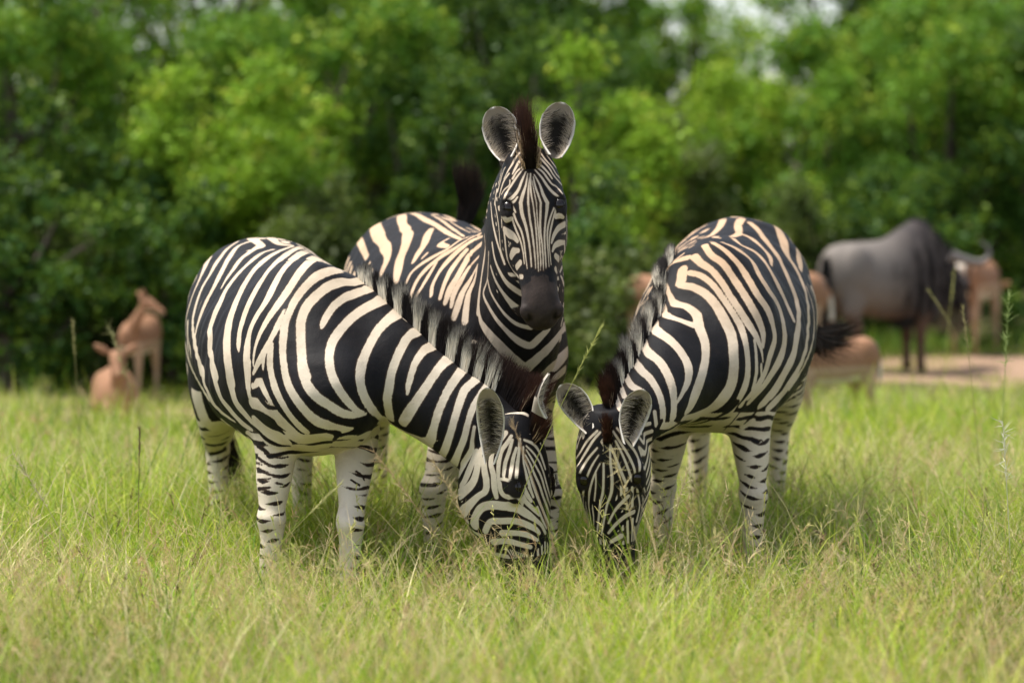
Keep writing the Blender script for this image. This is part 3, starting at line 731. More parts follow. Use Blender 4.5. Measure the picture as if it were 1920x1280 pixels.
# ------------------------------------------------------------------ finishing one zebra
def finish_zebra(zb, W, K, label, cream, warm, tan_hi, ears, tail, mane, seed):
    rng = np.random.default_rng(seed); sc = zb.sc
    coat(zb, W, K)
    base = zb.L(0, 0, 0); base[2] = 0
    root = empty("zebra", base); tag(root, label, "zebra", "zebras grazing together")
    v, f = zb.v, zb.f; n0 = len(v)
    EV, EF, EC, k = [], [], [], n0; eh = []
    for b_, t_, o_, w_, nt_ in ears:
        a, b2, c = ear(b_, t_, o_, w_, nt_); EV.append(a); EF.append(b2 + k); k += len(a)
        u, tt, s = c.T; r = np.abs(tt); rim = smooth01(np.maximum(r, smooth01(u, .86, 1.0) * 1.0), .84, .98)
        nn = fbm(a, 60, seed)[:, None] * .12 + 1
        inn = V(.33, .28, .225) * (1 - .93 * smooth01(.55 - np.abs(tt - .08), 0, .38) * smooth01(u, .05, .2) * (1 - smooth01(u, .62, .85)))[:, None]
        inn = inn * (1 - rim[:, None]) + V(.85, .80, .72) * rim[:, None]
        out = np.where(((u > .38) & (u < .84))[:, None], V(.03, .022, .018), V(.52, .45, .36)); out = np.where((rim > .4)[:, None], V(.6, .54, .46), out)
        EC.append(np.where((s == 0)[:, None], inn, out) * nn)
        # fuzz inside the ear, from both edges towards the dark middle
        e = unit(t_ - b_); o = unit(o_ - e * (o_ @ e)); w = np.cross(e, o); nF = 620
        uu = rng.uniform(.08, .80, nF); sg = rng.choice([-1, 1], nF)
        g0 = a[:26 * 25].reshape(26, 25, 3); iu = (uu * 25).astype(int); tj = rng.uniform(.30, .92, nF); ij = ((sg * tj + 1) / 2 * 24).astype(int)
        r0 = g0[iu, ij]; dr = -w[None] * sg[:, None] * .8 + e[None] * rng.uniform(.1, .9, nF)[:, None] + o[None] * .35
        hv, hf, ht = hair(r0, dr, rng.uniform(.018, .045, nF), .0016, rng, wild=.5, seg=3)
        cb = np.where(rng.random(nF)[:, None] < .2, V(.10, .08, .066), V(.68, .58, .46)); dk = smooth01(1 - tj, .30, .55)[:, None]
        cb = cb * (1 - dk) + V(.03, .024, .02) * dk
        hc = np.repeat(cb, 8, axis=0) * (1 - .3 * ht)[:, None]; eh.append((hv, hf, hc))
    # dock of the tail
    tv = np.zeros((0, 3)); tr = None
    if tail:
        tr = Rings([(p + V(0, 0, 1) * w * .5 + zb.fw * w * .5, p - V(0, 0, 1) * w * .5 - zb.fw * w * .5, w) for p, w in tail], 6)
        tv, tf = tr.mesh(14); tf = [q for q in tf if len(q) == 4]
        EV.append(tv); EF.append(np.array(tf) + k); k += len(tv)
    allv = np.concatenate([v] + EV); allf = np.concatenate([f] + EF); nt_e = sum(len(c) for c in EC)
    mat = coat_material("zebra_coat", cream, warm)
    o = mesh_obj("body", allv, allf, mat, root, offset=base)
    o.data.materials.append(M_EAR); mi = np.zeros(len(allf), dtype=np.int32)
    mi[(allf[:, 0] >= n0) & (allf[:, 0] < n0 + nt_e)] = 1; o.data.polygons.foreach_set("material_index", mi)
    pad = len(allv) - n0; tpos = np.zeros(pad)
    st = np.r_[zb.f_, np.full(nt_e, -.1), (np.abs((tv[:, 2] / .035) % 1 - .5) - .22) * .03 if len(tv) else []]
    fattr(o.data, "stripe", st); fattr(o.data, "muz", np.r_[zb.muz, np.full(pad, -.3)]); fattr(o.data, "eyed", np.r_[zb.eyed, np.full(pad, 1.0)])
    lz = allv[:, 2] / sc
    lxx = ((allv - zb.o) @ zb.fw) / sc; tan = (.25 * smooth01(lz, .5, .9) + .75 * smooth01(lz, .85, 1.25)) * tan_hi * (1 - .45 * smooth01(lxx, .45, .75)) + .55 * smooth01(lz, .42, .12)
    tan[:n0] *= 1 - .45 * smooth01(zb.hx, -.05, .1) * (np.abs(zb.hy) < .16) * (zb.hz > -.3) * (zb.hz < .1)
    fattr(o.data, "soft", np.r_[1 - smooth01(zb.hx, -.08, .02) * (np.abs(zb.hy) < .16), np.ones(pad)])
    fattr(o.data, "nost", np.r_[zb.nost, np.zeros(pad)])
    fattr(o.data, "tan", tan); cc = np.ones((len(allv), 3)) * .3; cc[n0:n0 + nt_e] = np.concatenate(EC); cattr(o.data, "Col", cc)
    # eyes
    for s in (1, -1):
        bv, bf = blob(zb.H(.178, s * .087, -.018), [zb.Ax * .025 * zb.hs, zb.Sx * .021 * zb.hs, zb.Nx * .020 * zb.hs], 16)
        mesh_obj("eye", bv, bf, M_EYE, root, offset=base)
        lv, lf, lt = hair(np.array([zb.H(.158 + .036 * q, s * .100, -.002) for q in np.linspace(0, 1, 26)]), np.tile(zb.Nx * .5 + zb.Sx * s + zb.Ax * .3, (26, 1)), rng.uniform(.009, .015, 26), .0018, rng, wild=.25, seg=3)
        lo = mesh_obj("eyelashes", lv, lf, M_HAIR, root, offset=base); cattr(lo.data, "Col", np.full((len(lv), 3), .012))
    for hv, hf, hc in eh:
        ho = mesh_obj("ear_hair", hv, hf, M_HAIR, root, offset=base); cattr(ho.data, "Col", hc)
    # mane
    nk = zb.chains[1]; m0 = int(mane['from'] * len(nk.c)); crest = nk.top[m0:]; up = nk.u[m0:] / np.linalg.norm(nk.u[m0:], axis=1, keepdims=True)
    crest = np.concatenate([crest, [zb.H(.0, 0, .004), zb.H(.03, 0, .012), zb.H(.055, 0, .016)]]); up = np.concatenate([up, [unit(zb.Nx - zb.Ax * .9), unit(zb.Nx - zb.Ax * .6), unit(zb.Nx - zb.Ax * .3)]])
    sd_ = np.concatenate([nk.side[m0:], [zb.Sx] * 3])
    n = mane['n']; t = rng.random(n); i = t * (len(crest) - 1); a = i.astype(int).clip(0, len(crest) - 2); w = (i - a)[:, None]
    p = crest[a] * (1 - w) + crest[a + 1] * w; u = up[a] * (1 - w) + up[a + 1] * w; s_ = sd_[a] * (1 - w) + sd_[a + 1] * w
    lat = rng.normal(0, .35, n).clip(-1, 1) * mane['w'] * np.where(t > .82, .95, 1); p = p + s_ * lat[:, None] - u * .012
    snap = np.array([zb.bvh.find_nearest(tuple(q))[0] for q in p]); p = snap - u * .006
    tocam = np.sign(np.sum(s_ * (CAM - p), axis=1))[:, None]
    qs = p - u * .03 + s_ * tocam * .045
    rr = [zb.bvh.find_nearest(tuple(q)) for q in qs]; fv, _ = zb.white(np.array([tuple(r[0]) for r in rr]), np.array([tuple(r[1]) for r in rr]), 6)
    lw = np.abs(lat) / mane['w']; pollw = t > .80
    tl = np.interp(t, mane['T'], mane['L']) * (1 - pollw * .70 * np.minimum(lw, 1) ** 1.2)
    cl = np.array([mnoise.noise(Vector((x * mane['clump'], seed, 0))) for x in t])
    tang = np.gradient(crest, axis=0); tang /= np.linalg.norm(tang, axis=1, keepdims=True) + 1e-9; tg = tang[a]
    ln = tl * (1 + .45 * cl) * rng.uniform(.75, 1.1, n) * (1 - .35 * (np.abs(lat) / mane['w']) ** 2)
    K_ = mane['clump'] * 1.6; cidx = np.floor(t * K_ + .35 * np.sin(t * K_ * 2.1)); off = (cidx + .5) / K_ - t
    cj = np.array([mnoise.noise(Vector((c * 3.7, seed, 4))) for c in cidx]); ln = ln * (1 + .35 * cj)
    d = u + s_ * (lat / mane['w'] * .22 + cj * .18)[:, None] + tg * (mane['lean'] + cl * .10 + off * K_ * .14 + cj * .10)[:, None] + rng.normal(0, .06, (n, 3))
    hv, hf, ht = hair(p, d, ln, mane.get('hw', .0026), rng, wild=.11, seg=5, droop=.0)
    white = (fv > rng.normal(-.0015, .0012, n)) & ~pollw
    fl = pollw & (lw > rng.normal(.50, .10, n)) & (rng.random(n) < mane.get('fore', .12)); tip = np.interp(t, mane['T'], mane['B'])
    R = lambda a_: np.repeat(a_, 12, axis=0)
    cw = V(.92, .85, .70) * rng.uniform(.75, 1.1, n)[:, None]; cb = V(.014, .010, .009) * rng.uniform(.6, 1.6, n)[:, None] * np.ones((n, 3)); cb[fl] = V(.50, .37, .24)
    c0 = R(np.where(white[:, None], cw, cb)); ct = R(V(.060, .024, .014) * tip[:, None] + V(.012, .009, .008) * (1 - tip[:, None]))
    k_ = smooth01(ht, .0, 1.0) if False else smooth01(ht, R(np.where(white, mane['tipw'], .25)[:, None])[:, 0] , 1.0)
    k_ = k_ * (1 - .8 * R(fl.astype(float)[:, None])[:, 0]); k_ = np.clip(k_ * R(np.where(white, 1.0, 1.0)[:, None])[:, 0], 0, 1)[:, None]
    mo = mesh_obj("mane", hv, hf, M_HAIR, root, offset=base); cattr(mo.data, "Col", c0 * (1 - k_) + ct * k_)
    zb.root = root; zb.base = base; zb.rng = rng; zb.tailring = tr
    return root
def tuft(zb, pts, n, L, wid, bend, col=V(.012, .010, .009), tipc=V(.06, .035, .02), wild=.3):
    """long hair of the tail: roots along pts, flowing along the dock and bending"""
    rng = zb.rng; P = catmull(pts, 8); t = rng.random(n) ** .8; i = t * (len(P) - 1); a = i.astype(int).clip(0, len(P) - 2); w = (i - a)[:, None]
    p = P[a] * (1 - w) + P[a + 1] * w; tg = np.gradient(P, axis=0)[a]; tg /= np.linalg.norm(tg, axis=1, keepdims=True)
    r = rng.normal(0, 1, (n, 3)); r /= np.linalg.norm(r, axis=1, keepdims=True)
    hv, hf, ht = hair(p + r * wid * .4, tg + r * .28, L * rng.uniform(.5, 1.05, n), .0035, rng, wild=wild, seg=6, bend=V(*bend))
    c = np.repeat(col[None] * rng.uniform(.6, 1.6, n)[:, None], 14, axis=0); k = smooth01(ht, .55, 1)[:, None]; k = k * np.repeat(rng.random(n) < .45, 14)[:, None]
    o = mesh_obj("tail_tuft", hv, hf, M_HAIR, zb.root, offset=zb.base); cattr(o.data, "Col", c * (1 - k) + tipc * k)
reach(W1, [13, 15], (.3, -.3), 22); reach(W1, [18, 19, 20, 21, 22, 23], (.2, -.7), 28); reach(W1, [24, 25, 26, 27], (.3, -.2), 24)
reach(W3, [17, 18, 19, 20, 21, 22, 23, 24, 25], (-.15, -.6), 20)
z1.fb = z2.fb = .022; z3.fb = .015; z1.thin = 1.06; z1.bias = {1: -.62, 3: -.4}; z2.bias = {0: -.3}; z2.thin = .84; z3.thin = .86
def EP(px, py, Y): return pix(px, py, Y)
finish_zebra(z1, W1, K1, "zebra on the left, neck lowered to the right, head down in the grass", (.67, .585, .46), (.60, .47, .33), .75,
    [(EP(927, 850, 7.70), EP(914, 726, 7.60), V(-.25, -1, .25), .047, False), (EP(1000, 772, 7.72), EP(1030, 700, 7.70), V(.9, -.25, .4), .034, False)],
    [(z1.L(-.76, 0, 1.20), .04), (z1.L(-.86, -.03, 1.08), .035), (z1.L(-.90, -.10, .92), .028), (z1.L(-.91, -.10, .75), .02)],
    dict(n=21000, w=.018, clump=34, lean=-.25, tipw=.55, T=[0, .15, .4, .7, .88, 1], L=[.065, .115, .125, .125, .14, .09], B=[0, 0, .1, .5, 1, .8], **{'from': .18}), 11)
tuft(z1, [z1.L(-.90, -.10, .95), z1.L(-.91, -.10, .75), z1.L(-.92, -.08, .6)], 1500, .32, .02, (0, 0, -.8))
finish_zebra(z2, W2, K2, "zebra standing in the middle, head raised and facing the viewer", (.65, .57, .46), (.58, .40, .25), 1.0,
    [(EP(958, 300, 8.10), EP(924, 201, 8.12), V(-.22, -1, .1), .063, True), (EP(1032, 296, 8.10), EP(1055, 192, 8.12), V(.20, -1, .1), .062, False)],
    [(z2.L(-.76, 0, 1.24), .045), (z2.L(-.88, .02, 1.26), .038), (pix(835, 450, 9.95), .03), (pix(862, 420, 10.0), .022), (pix(872, 395, 10.0), .016)],
    dict(n=16000, w=.034, fore=.95, clump=20, lean=.0, tipw=.5, T=[0, .3, .6, .80, .9, 1], L=[.06, .10, .11, .16, .19, .12], B=[0, 0, .3, 1, 1, .2], **{'from': .2}), 12)
tuft(z2, [pix(862, 440, 9.98), pix(872, 410, 10.0), pix(873, 385, 10.0)], 2200, .20, .045, (.06, 0, .9), wild=.12)
finish_zebra(z3, W3, K3, "zebra on the right, neck lowered to the left, tail flicked sideways", (.65, .56, .44), (.56, .37, .225), 1.0,
    [(EP(1113, 796, 7.80), EP(1050, 722, 7.80), V(-.3, -1, -.1), .051, False), (EP(1172, 818, 7.74), EP(1207, 730, 7.70), V(.25, -1, .05), .051, False)],
    [(z3.L(-.76, 0, 1.20), .045), (z3.L(-.88, .04, 1.10), .036), (pix(1490, 545, 9.85), .028), (pix(1505, 580, 9.85), .02), (pix(1512, 595, 9.85), .014)],
    dict(n=17000, w=.017, clump=34, lean=-.30, tipw=.55, T=[0, .15, .5, .8, 1], L=[.07, .105, .095, .085, .06], B=[0, 0, .2, .7, 1], **{'from': .12}), 13)
tuft(z3, [pix(1502, 585, 9.85), pix(1514, 615, 9.85), pix(1526, 622, 9.85)], 1500, .22, .03, (.45, 0, .95), wild=.40)
# ------------------------------------------------------------------ ground
def hgt(x, y):
    x = np.asarray(x, float); y = np.asarray(y, float)
    return (.035 * np.sin(x * .9 + .4) * np.cos(y * .7) + .02 * np.sin(x * 2.3 + y * 1.7)) * np.clip((np.abs(y - 9) - 1.5) / 4, 0, 1)
def patchy(x, y, s=1.0, k=0):
    return (np.sin(x * 1.7 * s + 1.3 + k) * np.cos(y * 1.3 * s + k * 2) + np.sin((x + y) * .9 * s + 2 + k) + np.cos((x - y * .6) * 2.9 * s + k * 3) * .5) / 2.5
def bare(x, y):                     # bare earth patches, 1 = no grass
    a = np.exp(-(((x + 2.2) / .75) ** 2 + ((y - 15.6) / 1.7) ** 2)); b = np.exp(-(((x - 4.2) / 2.9) ** 2 + ((y - 19.9) / 1.5) ** 2))
    c = np.exp(-(((x + 3.6) / 1.0) ** 2 + ((y - 17.6) / .8) ** 2)) * .5
    return np.clip(1.5 * np.maximum(np.maximum(a, b), c) * (np.where(x < 0, 1.25, .85) + .55 * patchy(x, y, 2.3, 4) + .25 * patchy(x, y, 6.0, 2)), 0, 1)
m, t, b, N, Lk = newmat("soil")
soil = mixc(t, maprange(t, noise(t, 1.3, 6, .65), .35, .7), (.42, .28, .19), (.34, .23, .15))
soil = mixc(t, math_(t, 'MULTIPLY', maprange(t, noise(t, 30, 5, .7), .4, .7), .6), soil, (.17, .11, .065))
lit = mixc(t, maprange(t, noise(t, 60, 4, .6), .35, .65), (.045, .045, .018), (.13, .115, .05))
soil = mixc(t, maprange(t, attr(t, "bare").outputs["Fac"], .35, .75), lit, soil)
Lk(soil, b.inputs["Base Color"]); b.inputs["Roughness"].default_value = .95; b.inputs["Specular IOR Level"].default_value = .1
bump(t, b, noise(t, 25, 6, .7), .8, .03)
gx = np.concatenate([np.linspace(-300, -9, 24), np.linspace(-8.8, 8.8, 150), np.linspace(9, 300, 24)])
gy = np.concatenate([np.linspace(-60, 3, 12), np.linspace(3.2, 26, 180), np.linspace(27, 500, 30)])
GX, GY = np.meshgrid(gx, gy); gz = hgt(GX, GY) * (np.abs(GX) < 30) * (GY < 60)
gv = np.stack([GX, GY, gz], 2).reshape(-1, 3); nx = len(gx)
gi = (np.arange(len(gy) - 1)[:, None] * nx + np.arange(nx - 1)[None]).ravel()
gf = np.stack([gi, gi + 1, gi + nx + 1, gi + nx], 1)
g = mesh_obj("ground", gv, gf, m); tag(g, kind="structure"); fattr(g.data, "bare", bare(gv[:, 0], gv[:, 1]) * (gv[:, 1] < 26))
# ------------------------------------------------------------------ grass (one growth nobody could count)
def blade_mat(name, tr):
    m, t, b, N, Lk = newmat(name); a = attr(t, "Col")
    b.inputs["Roughness"].default_value = .55; b.inputs["Specular IOR Level"].default_value = .25
    Lk(a.outputs["Color"], b.inputs["Base Color"]); T = N("ShaderNodeBsdfTranslucent"); Lk(a.outputs["Color"], T.inputs["Color"])
    mx = N("ShaderNodeMixShader"); mx.inputs[0].default_value = tr; Lk(b.outputs[0], mx.inputs[1]); Lk(T.outputs[0], mx.inputs[2]); Lk(mx.outputs[0], t.nodes["Material Output"].inputs[0])
    return m
M_GRASS = blade_mat("grass_blade", .36)
def blades(rng, x, y, h, w, col, lean, droop, seg, w_tip=.08, z0=None, az=None):
    n = len(x); az = rng.uniform(0, 2 * math.pi, n) if az is None else az; D = np.stack([np.cos(az), np.sin(az), np.zeros(n)], 1)
    th0 = lean; P = np.zeros((n, seg + 1, 3)); P[:, 0] = np.stack([x, y, (hgt(x, y) if z0 is None else z0) - .01], 1)
    for k in range(seg):
        th = th0 + droop * ((k + .5) / seg) ** 1.6; st = (h / seg)[:, None]
        P[:, k + 1] = P[:, k] + (D * np.sin(th)[:, None] + V(0, 0, 1) * np.cos(th)[:, None]) * st
    P[:, :, 2] = np.maximum(P[:, :, 2], P[:, :1, 2] + .004)
    fa = rng.uniform(0, math.pi, n); S = np.stack([np.cos(fa), np.sin(fa) * .5, np.zeros(n)], 1)
    prof = np.interp(np.linspace(0, 1, seg + 1), [0, .3, .8, 1], [.75, 1, .55, w_tip])
    A = P - S[:, None] * (w[:, None] * prof / 2)[:, :, None]; B = P + S[:, None] * (w[:, None] * prof / 2)[:, :, None]
    Vv = np.stack([A, B], 2).reshape(-1, 3); b0 = np.arange(n)[:, None] * (seg + 1) * 2 + np.arange(seg)[None] * 2
    Fv = np.stack([b0, b0 + 1, b0 + 3, b0 + 2], 2).reshape(-1, 4)
    C = np.repeat(col, (seg + 1) * 2, axis=0); tt = np.tile(np.repeat(np.linspace(0, 1, seg + 1), 2), n)[:, None]
    k = .55 * (1 - smooth01(tt, 0, .35)); C = C * (1 - k) + V(.26, .20, .09) * k      # dry brown sheath at the foot of each blade
    return Vv, Fv, C, P
def grass_cols(rng, x, y, dry):
    n = len(x); r = rng.random(n); pal = np.array([(.20, .36, .022), (.34, .47, .032), (.52, .57, .07), (.74, .65, .34), (.54, .43, .22), (.07, .17, .022)])
    pt = patchy(x, y, .9, 1); pdry = np.clip(dry + .32 * patchy(x, y, 1.9, 8), .02, .8)
    k = np.where(r < pdry, np.where(rng.random(n) < .7, 3, 4), np.where(rng.random(n) < .38 + .2 * pt, 2, np.where(rng.random(n) < .55, 1, np.where(rng.random(n) < .75, 0, 5))))
    return pal[k] * rng.uniform(.75, 1.25, n)[:, None]
class Pile:
    def __init__(s): s.v = []; s.f = []; s.c = []; s.n = 0
    def add(s, v, f, c): s.v.append(v); s.f.append(f + s.n); s.c.append(c); s.n += len(v)
    def make(s, name, mat, **k):
        o = mesh_obj(name, np.concatenate(s.v), np.concatenate(s.f), mat, smooth=False); cattr(o.data, "Col", np.concatenate(s.c)); return tag(o, **k)
rng = np.random.default_rng(5)
def scatter(n, y0, y1, margin=.8):
    u = rng.random(n * 2); y = np.sqrt(y0 ** 2 + u * (y1 ** 2 - y0 ** 2)); x = rng.uniform(-1, 1, n * 2) * (y * .2143 + margin)
    k = rng.random(n * 2) > bare(x, y) * .90; return x[k][:n], y[k][:n]
GP = Pile()
def clumped(n, y0, y1, per, spread, margin=.8):   # tussocks
    nc = max(1, n // per); cx, cy = scatter(nc, y0, y1, margin); i = rng.integers(0, len(cx), n)
    return cx[i] + rng.normal(0, spread, n), cy[i] + rng.normal(0, spread, n), i
DENS = 1.0
for (n, y0, y1, hh, ww, seg, dry) in [(140000, 5.0, 9.6, .29, .0048, 5, .18), (95000, 9.6, 14.0, .26, .0068, 3, .12), (80000, 14.0, 24.0, .135, .0095, 3, .22)]:
    n = int(n * DENS)
    x, y, i = clumped(n, y0, y1, 38, .042 if y0 < 9 else .08)
    ch = rng.uniform(.5, 1.5, i.max() + 1)[i]; pt = patchy(x, y, .8, 0)
    h = hh * ch * (1 - .26 * np.clip(np.exp(-((y - 7.75) / .75) ** 2) * (np.abs(x) < 1.7), 0, 1)) * rng.uniform(.45, 1.35, n) * (1 + .35 * pt + .35 * patchy(x, y, 2.6, 5)) * np.where(y > 16.5, .55, 1) * np.where((y > 18) & (x > 1.5), .6, 1)
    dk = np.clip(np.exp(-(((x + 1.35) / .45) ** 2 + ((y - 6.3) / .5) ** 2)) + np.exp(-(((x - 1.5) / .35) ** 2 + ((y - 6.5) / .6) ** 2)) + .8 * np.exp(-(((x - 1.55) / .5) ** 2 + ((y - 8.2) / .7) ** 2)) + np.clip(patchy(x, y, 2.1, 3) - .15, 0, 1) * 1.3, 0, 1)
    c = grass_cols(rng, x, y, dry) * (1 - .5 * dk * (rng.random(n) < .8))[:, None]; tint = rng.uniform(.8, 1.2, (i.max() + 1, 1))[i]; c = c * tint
    dryk = (c[:, 0] > c[:, 1] * .98); lean = np.abs(rng.normal(.16, .26, n)) + dryk * rng.uniform(0, .35, n)
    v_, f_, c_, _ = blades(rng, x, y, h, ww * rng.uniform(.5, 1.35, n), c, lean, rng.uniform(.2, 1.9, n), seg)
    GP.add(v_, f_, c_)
# flattened dry thatch between the tussocks
n = int(42000 * DENS); x, y = scatter(n, 5.0, 16.0); n = len(x)
c = np.array([(.58, .50, .27), (.44, .38, .20), (.42, .46, .14)])[rng.integers(0, 3, n)] * rng.uniform(.7, 1.2, n)[:, None]
v_, f_, c_, _ = blades(rng, x, y, rng.uniform(.10, .32, n), np.where(y < 9, .0028, .005) * rng.uniform(.6, 1.2, n), c, rng.uniform(.7, 1.35, n), rng.uniform(0, .6, n), 3, z0=hgt(x, y) + rng.uniform(0, .13, n)); GP.add(v_, f_, c_)
# flowering stems with open seed heads
def stems(n, y0, y1, h0, h1, kind, col, wscale=1.0, pos=None, az=None, lean=None):
    if pos is None: x, y = scatter(n, y0, y1)
    else: x, y = pos
    n = len(x); h = rng.uniform(h0, h1, n); az = rng.uniform(0, 2 * math.pi, n) if az is None else az
    lean = np.abs(rng.normal(.10, .12, n)) if lean is None else lean
    cc = np.array(col)[rng.integers(0, len(col), n)] * rng.uniform(.8, 1.2, n)[:, None]
    h = np.where((np.abs(y - 7.8) < .7) & (rng.random(n) < .6), h * .7, h)
    v_, f_, c_, P = blades(rng, x, y, h, np.full(n, .0022) * wscale, cc, lean, rng.uniform(.15, .75, n), 6, .6, az=az); GP.add(v_, f_, c_)
    ns = 16 if kind == 'panicle' else 9
    t = rng.uniform(.72 if kind == 'panicle' else .86, 1.0, (n, ns)); i = t * 6; a = np.minimum(i.astype(int), 5); w = (i - a)[..., None]
    ar = np.arange(n)[:, None]; p = (P[ar, a] * (1 - w) + P[ar, a + 1] * w).reshape(-1, 3); tg = (P[ar, a + 1] - P[ar, a]).reshape(-1, 3); tg /= np.linalg.norm(tg, axis=1, keepdims=True)
    r = rng.normal(0, 1, p.shape); d = tg * (.9 if kind == 'panicle' else 1.6) + r * .55
    L = (rng.uniform(.012, .050, len(p)) if kind == 'panicle' else rng.uniform(.010, .022, len(p))) * wscale ** .5
    hv, hf, ht = hair(p, d, L, .0024 * wscale, rng, droop=.5, wild=.2, seg=2)
    hv = hv.reshape(-1, 3, 2, 3); mid = hv.mean(2, keepdims=True); k = np.array([.35, 1.0, .9]).reshape(1, 3, 1, 1) * (1.0 if kind == 'panicle' else 1.6); hv = mid + (hv - mid) * k / np.array([1, .56, .12]).reshape(1, 3, 1, 1) * np.array([1, .9, .35]).reshape(1, 3, 1, 1)
    GP.add(hv.reshape(-1, 3), hf, np.repeat(np.repeat(cc, ns, axis=0) * V(1.05, .95, .85), 6, axis=0))
STRAW = [(.66, .57, .36), (.56, .45, .26), (.50, .36, .21), (.60, .58, .26)]; GRN = [(.42, .50, .13), (.50, .52, .18)]; DRK = [(.12, .08, .05), (.2, .14, .09)]
stems(1500, 5.4, 8.2, .30, .55, 'panicle', STRAW); stems(1300, 6.0, 9.5, .28, .56, 'spike', GRN); stems(260, 6.5, 9.0, .25, .45, 'spike', DRK)
stems(500, 9, 12, .26, .5, 'panicle', STRAW, 1.6); stems(500, 9, 13, .25, .45, 'spike', GRN, 1.8); stems(160, 12, 16, .16, .3, 'panicle', STRAW + GRN, 2.2)
# a leaning sheaf of dry stems in front of the right zebra, and looser ones at the left
n = 620; x = rng.normal(.95, .34, n); y = rng.normal(7.15, .30, n); stems(n, 0, 0, .30, .52, 'panicle', STRAW, pos=(x, y), az=rng.normal(0.1, .5, n), lean=rng.uniform(.35, 1.0, n))
n = 420; x = rng.normal(.75, .4, n); y = rng.normal(6.2, .25, n); stems(n, 0, 0, .3, .46, 'panicle', STRAW, pos=(x, y), az=rng.normal(.2, .6, n), lean=rng.uniform(.3, .9, n))
n = 260; x = rng.normal(-1.1, .4, n); y = rng.normal(7.2, .3, n); stems(n, 0, 0, .3, .5, 'panicle', STRAW, pos=(x, y), az=rng.normal(math.pi, .9, n), lean=rng.uniform(.2, .8, n))
# taller green growth along the foot of the bushes
n = 26000; y = rng.uniform(19.2, 23.5, n); x = rng.uniform(-6, 6, n); k = np.where(x > 1.2, y > 21.3, y < 21.0) & (patchy(x, y, 1.4, 7) > rng.normal(.0, .25, n)); x, y = x[k], y[k]; n = len(x)
v_, f_, c_, _ = blades(rng, x, y, rng.uniform(.15, .42, n) * (1 + .3 * patchy(x, y, 2, 2)), rng.uniform(.010, .022, n), np.array([(.10, .20, .03), (.17, .29, .035), (.26, .36, .05)])[rng.integers(0, 3, n)], np.abs(rng.normal(.2, .25, n)), rng.uniform(.3, 1.6, n), 3); GP.add(v_, f_, c_)
# long lax blades arching across the rest
n = 20000; x, y = scatter(n, 5.4, 11); k = (np.abs(y - 7.8) > .8) | (rng.random(len(x)) < .35); x, y = x[k], y[k]; n = len(x); c = np.array([(.36, .48, .06), (.48, .52, .12), (.66, .58, .32), (.56, .44, .24)])[rng.integers(0, 4, n)] * rng.uniform(.75, 1.15, n)[:, None]
v_, f_, c_, _ = blades(rng, x, y, rng.uniform(.32, .72, n), rng.uniform(.0022, .0042, n), c, np.abs(rng.normal(.25, .28, n)), rng.uniform(.6, 2.0, n), 7); GP.add(v_, f_, c_)
# grass pushed up around the grazing muzzles
for mx_, my_, w_ in [(.10, 7.42, .16), (.34, 7.40, .14), (-.62, 7.55, .5)]:
    n = 420; x = rng.normal(mx_, w_, n); y = rng.normal(my_, .07, n); v_, f_, c_, _ = blades(rng, x, y, rng.uniform(.20, .42, n) * (.8 if w_ > .3 else 1), rng.uniform(.003, .006, n), grass_cols(rng, x, y, .12), np.abs(rng.normal(.12, .2, n)), rng.uniform(.3, 1.4, n), 6); GP.add(v_, f_, c_)
# broad bright blades in scattered tufts
n = 5200; x, y, i = clumped(n, 5.2, 11, 14, .035); c = np.array([(.30, .52, .04), (.22, .42, .035), (.42, .56, .06)])[rng.integers(0, 3, n)] * rng.uniform(.8, 1.15, n)[:, None]
v_, f_, c_, _ = blades(rng, x, y, rng.uniform(.18, .42, n), rng.uniform(.006, .011, n), c, np.abs(rng.normal(.15, .2, n)), rng.uniform(.3, 1.4, n), 6); GP.add(v_, f_, c_)
GP.make("grass", M_GRASS, kind="stuff")
# tall single stems that stand out
def tall_stem(px, py, Y, lean, az, kind, col, label, hw=.0035):
    GPs = Pile(); top = pix(px, py, Y); h = top[2] - 0.0; L = h / math.cos(lean * .8); D = V(math.cos(az), math.sin(az), 0)
    b0 = top[:2] - (D * math.sin(lean) * L * .9)[:2]; seg = 8; P = [V(b0[0], b0[1], 0)]
    for k in range(seg):
        q = (k + 1) / seg; P.append(V(b0[0], b0[1], 0) * (1 - q ** 1.5) + V(top[0], top[1], 0) * q ** 1.5 + V(0, 0, h * q))
    P = np.array(P); s = V(1, 0, .0); A = P - s * hw / 2 * np.linspace(1, .6, seg + 1)[:, None]; B = P + s * hw / 2 * np.linspace(1, .6, seg + 1)[:, None]
    vv = np.stack([A, B], 1).reshape(-1, 3); k = np.arange(seg) * 2; ff = np.stack([k, k + 1, k + 3, k + 2], 1); base = P[0]
    dz = V(0, hw * .8, 0); vv2 = np.concatenate([vv, np.stack([P - dz / 2, P + dz / 2], 1).reshape(-1, 3)]); ff2 = np.concatenate([ff, ff + len(vv)])
    o = mesh_obj("grass_stem", vv2, ff2, M_GRASS, offset=base); o.location = base; cattr(o.data, "Col", np.tile(np.array(col), (len(vv2), 1))); tag(o, label, "grass stem", "tall grass stems")
    ns = 70 if kind == 'spike' else 50; t = rng.uniform(.84 if kind == 'spike' else .75, 1.0, ns); pp = np.stack([np.interp(t * seg, np.arange(seg + 1), P[:, q]) for q in range(3)], 1)
    tg = unit(P[-1] - P[-2]); hv, hf, _ = hair(pp, tg * (1.6 if kind == 'spike' else .6) + rng.normal(0, .45, (ns, 3)), rng.uniform(.012, .03, ns) * (1 if kind == 'spike' else 2.0), hw * .8, rng, wild=.3, seg=2)
    c = mesh_obj("seed_head", hv, hf, M_GRASS, o, offset=base); cattr(c.data, "Col", np.tile(np.array(col) * 1.1, (len(hv), 1)))
